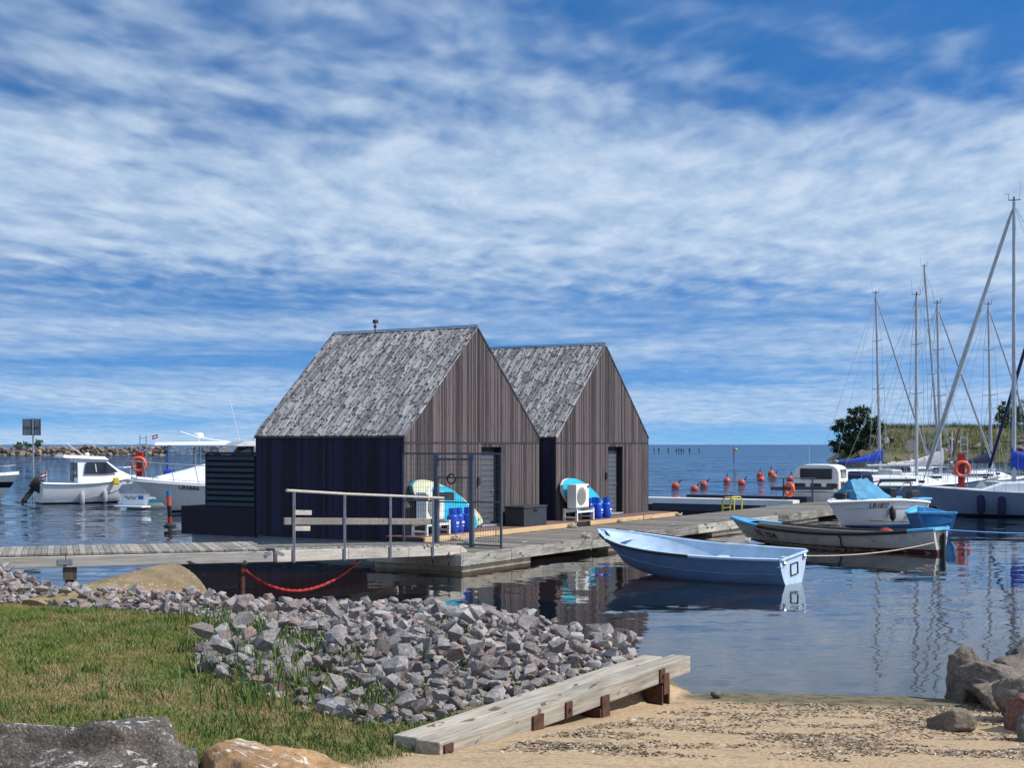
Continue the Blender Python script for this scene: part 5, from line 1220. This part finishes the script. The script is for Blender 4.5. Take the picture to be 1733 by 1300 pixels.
# ------------------------------------------------------------------ buoys, posts, signs, pontoons
def buoy(px, py, s, tilt, label):
    c = G(px, py+s*.5, 0); rad = s/2/F*c.y*.86
    o = thing('mooring_buoy', label, 'buoy', (c.x, c.y, rad*.3), 0, 'red mooring buoys on the open water')
    b_ = MB().lathe([(0, -rad), (rad*.5, -rad*.87), (rad*.87, -rad*.5), (rad, 0), (rad*.9, rad*.42), (rad*.62, rad*.78), (rad*.25, rad*1.0), (0, rad*1.03)], 18).build('float', M_red, o, 60)
    k_ = MB().tube([(0, 0, rad), (0, 0, rad*1.9)], rad*.14, 6).torus((0, 0, rad*2.05), rad*.22, rad*.07, (1, 0, 0), 12, 5).build('mooring_rod', M_dark, o)
    o.rotation_euler = (tilt*.3, tilt, 0)
for px, py, s, ti, l in ((1143, 817, 16, .75, 'leftmost red buoy on the open water right of the houses'), (1175, 822, 16, .7, 'second red buoy from the left, nearest of the tilted ones'), (1191, 815, 15, .8, 'third red buoy from the left, rod leaning right'),
        (1230, 809, 14, .05, 'red buoy with upright rod standing alone in the middle'), (1255, 812, 15, .7, 'red buoy tilted right of the one with upright rod'), (1286, 800, 13, .05, 'upper of two overlapping red buoys'), (1288, 807, 14, .1, 'lower of two overlapping red buoys'),
        (1305, 797, 13, .0, 'farthest red buoy with upright rod'), (1309, 802, 13, .6, 'red buoy with pale side touching the farthest one'), (1337, 806, 14, .2, 'red buoy beside the white cabin boat canopy'), (1180, 840, 18, 1.2, 'red buoy just behind the pale finger pontoon'), (1146, 840, 15, 1.3, 'low red buoy half hidden by the pale finger pontoon')):
    buoy(px, py, s, ti, l)
c = G(288, 893); o = thing('spar_buoy', 'slim red and black spar buoy with blue top before the cruiser', 'buoy', (c.x, c.y, 0), 0)
zz = [-.3, .14, .36, .74, 1.06, 1.26]; mm = [M_dark, M_redp, M_black, M_red, M_midb]
for a, b, m_ in zip(zz, zz[1:], mm): MB().lathe([(.075, a+.001), (.075, b-.001)], 14).build('pole_band', m_, o, 40)
MB().lathe([(.08, -.12), (.2, -.1), (.21, .08), (.15, .14), (.08, .15)], 16).build('float_collar', M_dark, o, 40); o.rotation_euler = (0, R(-3), 0)
def lifepost(x, y, z0, z1, ringz, label, red=(0, 1)):
    o = thing('life_ring_post', label, 'life ring post', (x, y, z0), 0)
    MB().box(-.14, .14, -.05, .05, 0, (z1-z0)*.72).build('post', M_redp, o, bevel=.01); MB().torus((0, -.12, ringz-z0), .30, .085, (0, 1, .05), 28, 10).build('life_ring', M_orange, o, 60)
    MB().box(-.1, .1, -.065, -.052, (z1-z0)*.56, (z1-z0)*.66).build('notice', M_ac, o); MB().box(-.16, .16, -.1, .1, (z1-z0)*.60, (z1-z0)*.73).build('line_box', M_redp, o, bevel=.03)
    for x_ in (.0, .3): MB().box(x_-.02, x_+.02, .06, .1, 0, z1-z0).build('ladder_rail', M_alu, o)
    k = .3
    while k < z1-z0: MB().box(.021, .279, .065, .095, k, k+.035).build('ladder_rung', M_alu, o); k += .3
def pontoon(name, label, c, rz, l, w, z, topm, sidem, cat='pontoon'):
    o = thing(name, label, cat, (c[0], c[1], 0), rz); n_ = int(l/.5)
    for k in range(n_): MB().box(k*l/n_+.004, (k+1)*l/n_-.004, 0.02, w-.02, z-.04, z).build('deck_panel', topm, o)
    MB().box(0, l, -.02, .015, z-.28, z-.01).box(0, l, w-.015, w+.02, z-.28, z-.01).box(-.02, -.003, 0, w, z-.28, z-.01).box(l+.003, l+.02, 0, w, z-.28, z-.01).build('side_frame', sidem, o)
    MB().box(.1, l-.1, .1, w-.1, -.3, z-.045).build('float', M_dark, o); return o
pontoon('floating_pier', 'grey floating pier between the sailing boats carrying a red post', (17.2, 60.2), .02, 16, 1.6, .42, M_plank, M_gate)
lifepost((1627-CX)/F*61, 61, .42, mh(737, 61), mh(794, 61), 'red life ring post with ladder among the sailing boats')
pontoon('floating_pier', 'narrow pier carrying the red life ring post left of the houses', (-16.4, 63.5), R(90), 6, 1.2, .42, M_plank, M_gate)
lifepost((236-CX)/F*65, 65, .42, mh(737, 65), mh(786, 65), 'red life ring post with ladder left of the houses')
M_navf = plain('navy_finger', (.015, .025, .06), .5, .2, 3)
def finger(u, v, l, w, z, tm_, sm_, lab): pontoon('finger_pontoon', lab, UV(u, v), UA+R(90), l, w, z, tm_, sm_)
finger(55.9, 19.6, 12, .8, .52, M_deckw, M_deckw, 'pale finger pontoon reaching left towards the right house')
finger(52.0, 19.6, 4.6, .6, .46, M_gate, M_navf, 'navy finger pontoon beside the yellow ladder'); finger(57.4, 19.6, 5.5, .55, .62, M_gate, M_navf, 'farther navy finger pontoon below the dark railing')
p = UV(47.6, 19.4, DOCKZ); o = thing('dock_ladder', 'yellow tubular ladder hoops at the far dock edge', 'ladder', p, UA)
for x in (0, .75): MB().tube([(x, -.25, 0), (x, -.25, .42), (x, -.18, .5), (x, .1, .5), (x, .2, .4), (x, .2, -.5)], .03, 8).build('hoop', M_yel, o, 60)
MB().tube([(0, -.18, .5), (.75, -.18, .5)], .026, 8).tube([(0, .2, .1), (.75, .2, .1)], .02, 8).tube([(0, .2, -.2), (.75, .2, -.2)], .02, 8).build('rung', M_yel, o, 60)
o = thing('dock_railing', 'dark blue railing with thick bar near the white cabin boat', 'railing', (11.3, 58.3, 0), .05)
MB().box(-.45, 2.15, -.05, .05, .92, 1.06).build('thick_bar', M_navf, o); MB().tube([(-.6, 0, 1.42), (1.5, 0, 1.42)], .02, 6).build('top_rail', M_gate, o)
for x in (.12, 1.35): MB().box(x-.03, x+.03, .06, .11, -.4, 1.43).build('post', M_gate, o)
lr = MB().torus((0, 0, 0), .24, .085, (1, .5, 0), 24, 8).build('life_ring', M_orange, None, 60, loc=(11.62, 58.15, .95)); tag(lr, 'orange ring hung on the dark dock railing', 'life ring')
o = thing('harbour_sign', 'pair of grey sign panels back to back on a steel pole at the left', 'sign', ((56-CX)/F*75, 75, -1))
zt = mh(709, 75)+1; zb = mh(737, 75)+1
MB().tube([(0, 0, 0), (0, 0, zt+.03)], .05, 8).build('pole', M_galv, o, 60)
for a, b in ((-.56, -.06), (.06, .42)):
    pn_ = MB().box(a, b, -.03, .03, zb, zt).build('panel', M_sign, o, bevel=.01); MB().box(a, b, -.045, -.031, (zb+zt)/2-.05, (zb+zt)/2).build('cross_bar', M_anth, pn_)
    MB().box(a, a+.03, -.04, -.031, zb, zt).box(b-.03, b, -.04, -.031, zb, zt).build('frame', M_anth, pn_)
def stake(px, top, base, w, mat, label, lean=0, grp=None, y=None, cat='post'):
    c = G(px, base) if y is None else Vector(((px-CX)/F*y, y, 0)); o = thing('wooden_stake', label, cat, (c.x, c.y, 0), 0, grp); z1 = mh(top, c.y)
    MB().tube([(0, 0, -.5), (lean*.5, 0, z1*.5), (lean, 0, z1)], [w, w*.95, w*.85], 9).build('shaft', mat, o, 60); MB().lathe([(w*.9, 0), (w*.9, .05), (0, .08)], 9).build('cap', M_dark, o, loc=(lean, 0, z1)); return o
o = stake(1242, 758, 775, .12, M_redp, 'red marker post standing far out at sea'); MB().lathe([(0, -.3), (.25, -.2), (.33, 0), (.25, .2), (0, .3)], 12).build('top_mark', M_yel, o, loc=(.45, 0, 1.7))
stake(163, 768, 0, .16, M_pile, 'short brown post in the water behind the white cabin boat', y=105)
r = random.Random(9)
for k, px in enumerate((1107, 1115, 1131, 1145, 1149, 1153, 1157, 1167, 1183)):
    stake(px, 759+r.uniform(-.5, 1.5), 764, .30 if k % 2 else .22, M_dark, 'small dark stake end in the row far out at sea', 0, 'row of dark stakes far out at sea')
for px, top, y, ln, w, l in ((1602, 727, 100, .9, .13, 'dark leaning pile behind the red life ring post'), (1722, 672, 95, 1.9, .16, 'dark leaning pile at the right edge'), (1611, 730, 110, 0, .05, 'thin pale pole behind the sailing boats')):
    stake(px, top, 0, w, M_pile if w > .1 else M_ac, l, ln, None, y)
# ------------------------------------------------------------------ breakwater and headland
r = random.Random(21)
bw = thing('breakwater', 'long low breakwater of brown boulders on the left horizon', 'breakwater', (-105, 352, 0))
MB().prism([(-60, -6, -1), (-60, 6, -1), (-60, 2.2, 1.6), (-60, -2.2, 1.6)], (94, 0, 0)).build('core', M_bw, bw)
n = 0
for row, (yy, zz) in enumerate(((-6, .1), (-4.2, .9), (-2.4, 1.7))):
    x = -60
    while x < 33 and n < 290:
        s = r.uniform(.7, 1.25); o = link('stone', r.choice(BSTONES), bw, (x, yy+r.uniform(-.8, .8), zz+r.uniform(-.3, .35))); o.scale = (s*1.1, s, s*1.05); o.rotation_euler = (r.uniform(-.7, .7), r.uniform(-.7, .7), r.uniform(0, 6)); x += s*1.35; n += 1
m, t = pmat('headland_soil'); tc = t.n('ShaderNodeTexCoord').outputs['Object']; a = t.noise(tc, .25, 5, .65); b = t.noise(tc, 2.0, 4, .7)
c = t.mix(t.smooth(a, .35, .65), (.055, .06, .018), (.12, .105, .04)); c = t.mix(t.smooth(b, .5, .7), c, (.06, .08, .02)); fin(t, c, .95, 0, b, .6, .3)
def hz(x, y):
    px = CX+F*x/y
    ramp_ = sst(px, 1385, 1480); e = sst(y, 216+3*math.sin(x*.2), 236); back = 1-sst(y, 262, 300)
    return -1.0+(6.05*ramp_+.5)*e*back+.35*noise.noise((x*.12, y*.12, 2))+.18*noise.noise((x*.5, y*.5, 4))
xs = np.arange(44, 240, 1.6); ys = np.arange(208, 304, 1.6)
V = [(x, y, hz(x, y)) for y in ys for x in xs]; nx = len(xs); q = np.arange(nx*(len(ys)-1)).reshape(-1, nx)[:, :-1].ravel()
head = struct(link('headland', npmesh('headland', V, np.stack([q, q+1, q+nx+1, q+nx], 1), m, True)))
n = 0
for k in range(230):
    x = r.uniform(48, 108); y = 214+r.random()**1.6*15; z = hz(x, y)
    if z < -.45: continue
    s = r.uniform(.4, 1.1); o = link('stone', r.choice(BSTONES), head, (x, y, z+s*.2)); o.scale = (s*1.2, s, s); o.rotation_euler = (r.uniform(-.6, .6), r.uniform(-.6, .6), r.uniform(0, 6))
m, t = pmat('headland_grass'); rnd = t.n('ShaderNodeNewGeometry').outputs['Random Per Island']
fin(t, t.ramp(rnd, [(0, (.04, .07, .012)), (.4, (.085, .11, .02)), (.75, (.13, .13, .035)), (1, (.19, .15, .06))]), .8)
pts = []
while len(pts) < 26000:
    x = r.uniform(52, 130); y = r.uniform(224, 262); z = hz(x, y)
    if z < 1.2 or noise.noise((x*.25, y*.25, 8)) < -.25: continue
    pts.append((x, y, z-.05))
tag(blades(pts, .35, 1.15, .05, .6, m, 'headland_grass'), 'tall dry grass covering the headland on the right', 'grass')
m_leaf = {}
def leafmat(name, c0, c1):
    m, t = pmat(name); rnd = t.n('ShaderNodeNewGeometry').outputs['Random Per Island']; fin(t, t.ramp(rnd, [(0, c0), (1, c1)]), .6); return m
M_leafd = leafmat('dark_leaves', (.012, .03, .012), (.05, .085, .025)); M_leafm = leafmat('green_leaves', (.03, .06, .012), (.085, .13, .03))
def tree(label, px, base_py, y, blobs, mat, hgt, leaf=.22, n=5200, seed=1, name='tree'):
    x = (px-CX)/F*y; r = random.Random(seed); z0 = hz(x, y) if y < 300 and x > 40 else 1.6; o = thing(name, label, 'tree', (x, y, z0)); tk = MB().tube([(0, 0, -.4), (.1, 0, hgt*.3), (0, .1, hgt*.6), (.1, 0, hgt*.8)], [.22, .18, .12, .05], 8)
    for (bx_, by_, bz_, rx, ry, rz_) in blobs: tk.tube([(0, 0, hgt*.3), (bx_*.6, by_*.6, bz_*.75), (bx_, by_, bz_)], [.12, .07, .03], 6)
    tk.build('trunk', M_pile, o, 60); V = []; tot = sum(b_[3]*b_[5] for b_ in blobs)
    for (bx_, by_, bz_, rx, ry, rz_) in blobs:
        k = int(n*rx*rz_/tot); cl = [Vector((r.gauss(0, 1), r.gauss(0, 1), r.gauss(0, 1))).normalized()*r.uniform(.45, 1.05) for _ in range(max(8, k//45))]
        for _ in range(k):
            c = r.choice(cl); p = Vector((c.x*rx+r.gauss(0, .26), c.y*ry+r.gauss(0, .26), c.z*rz_+r.gauss(0, .20)))+Vector((bx_, by_, bz_))
            a = Vector((r.gauss(0, 1), r.gauss(0, 1), r.gauss(0, .6))).normalized()*leaf*r.uniform(.6, 1.2); b = a.orthogonal().normalized()*leaf*r.uniform(.4, .7); b.rotate(Matrix.Rotation(r.uniform(0, 6.28), 3, a)); V += [p-a, p+b, p+a, p-b]
    me = npmesh('crown', np.array([tuple(v) for v in V]), np.arange(len(V)).reshape(-1, 4), mat); link('crown', me, o)
k = 226/F
def blob(px, py, w, hh, px0, z0, dy=0): return ((px-px0)*k, dy, CZ+(HY-py)*k-z0, w*k/2, w*k/2.2, hh*k/2)
x_ = (1447-CX)/F*226; z_ = hz(x_, 226)
tree('dark green bushy tree at the tip of the headland', 1447, 765, 226, [blob(1450, 704, 50, 34, 1447, z_), blob(1433, 722, 40, 30, 1447, z_, 1), blob(1470, 718, 44, 34, 1447, z_, -1), blob(1484, 724, 24, 22, 1447, z_), blob(1455, 742, 60, 34, 1447, z_), blob(1428, 752, 40, 34, 1447, z_), blob(1445, 765, 46, 26, 1447, z_, -1)], M_leafd, 5.5, .24, 9000, 4)
x_ = (1715-CX)/F*240; z_ = hz(x_, 240); k = 240/F
tree('mid green round tree on the headland at the right edge', 1715, 745, 240, [blob(1705, 702, 40, 40, 1715, z_), blob(1725, 697, 44, 36, 1715, z_, 1), blob(1698, 720, 36, 32, 1715, z_), blob(1722, 724, 50, 40, 1715, z_, -1), blob(1748, 712, 40, 44, 1715, z_)], M_leafm, 5.0, .24, 7000, 6)
k = 350/F; tree('small green bush on the left breakwater', 62, 755, 350, [((0), 0, 1.6, 1.1, 1, .9), (-4, 0, 1.1, 2.5, 1, .4)], M_leafm, 1.2, .3, 500, 8, 'shrub')
for i_, (px_, py_, w_, hh_, lb) in enumerate(((1500, 742, 26, 12, 'round green shrub right of the headland tree'), (1575, 738, 20, 9, 'low green shrub in the middle of the headland slope'), (1640, 733, 28, 12, 'broad green shrub on the headland crest'))):
    k = 240/F; x_ = (px_-CX)*k; z_ = hz(x_, 240); tree(lb, px_, py_, 240, [blob(px_, py_, w_, hh_, px_, z_), blob(px_+w_*.4, py_+2, w_*.7, hh_*.8, px_, z_)], M_leafm, .8, .2, 900, 30+i_, 'shrub')
o = thing('bunker', 'low flat concrete block on top of the headland', 'bunker', ((1522-CX)/F*246, 246, 3.5)); zt = mh(719, 246)-3.5
MB().box(-2.3, 2.3, 0, 4, -1, zt-.4).build('wall', M_conc, o, bevel=.05); MB().box(-2.6, 2.5, -.2, 4.2, zt-.4, zt).build('slab', M_conc, o, bevel=.05)
o = thing('harbour_board', 'small white notice board on posts at the headland foot', 'notice board', ((1543-CX)/F*212, 212, 0)); zz = mh(760, 212)
for x in (-.4, .4): MB().box(x-.07, x+.07, 0, .12, -1, zz-.4).build('post', M_conc, o)
MB().box(-.7, .7, -.1, 0, zz-.3, mh(745, 212)).build('board', M_conc, o)
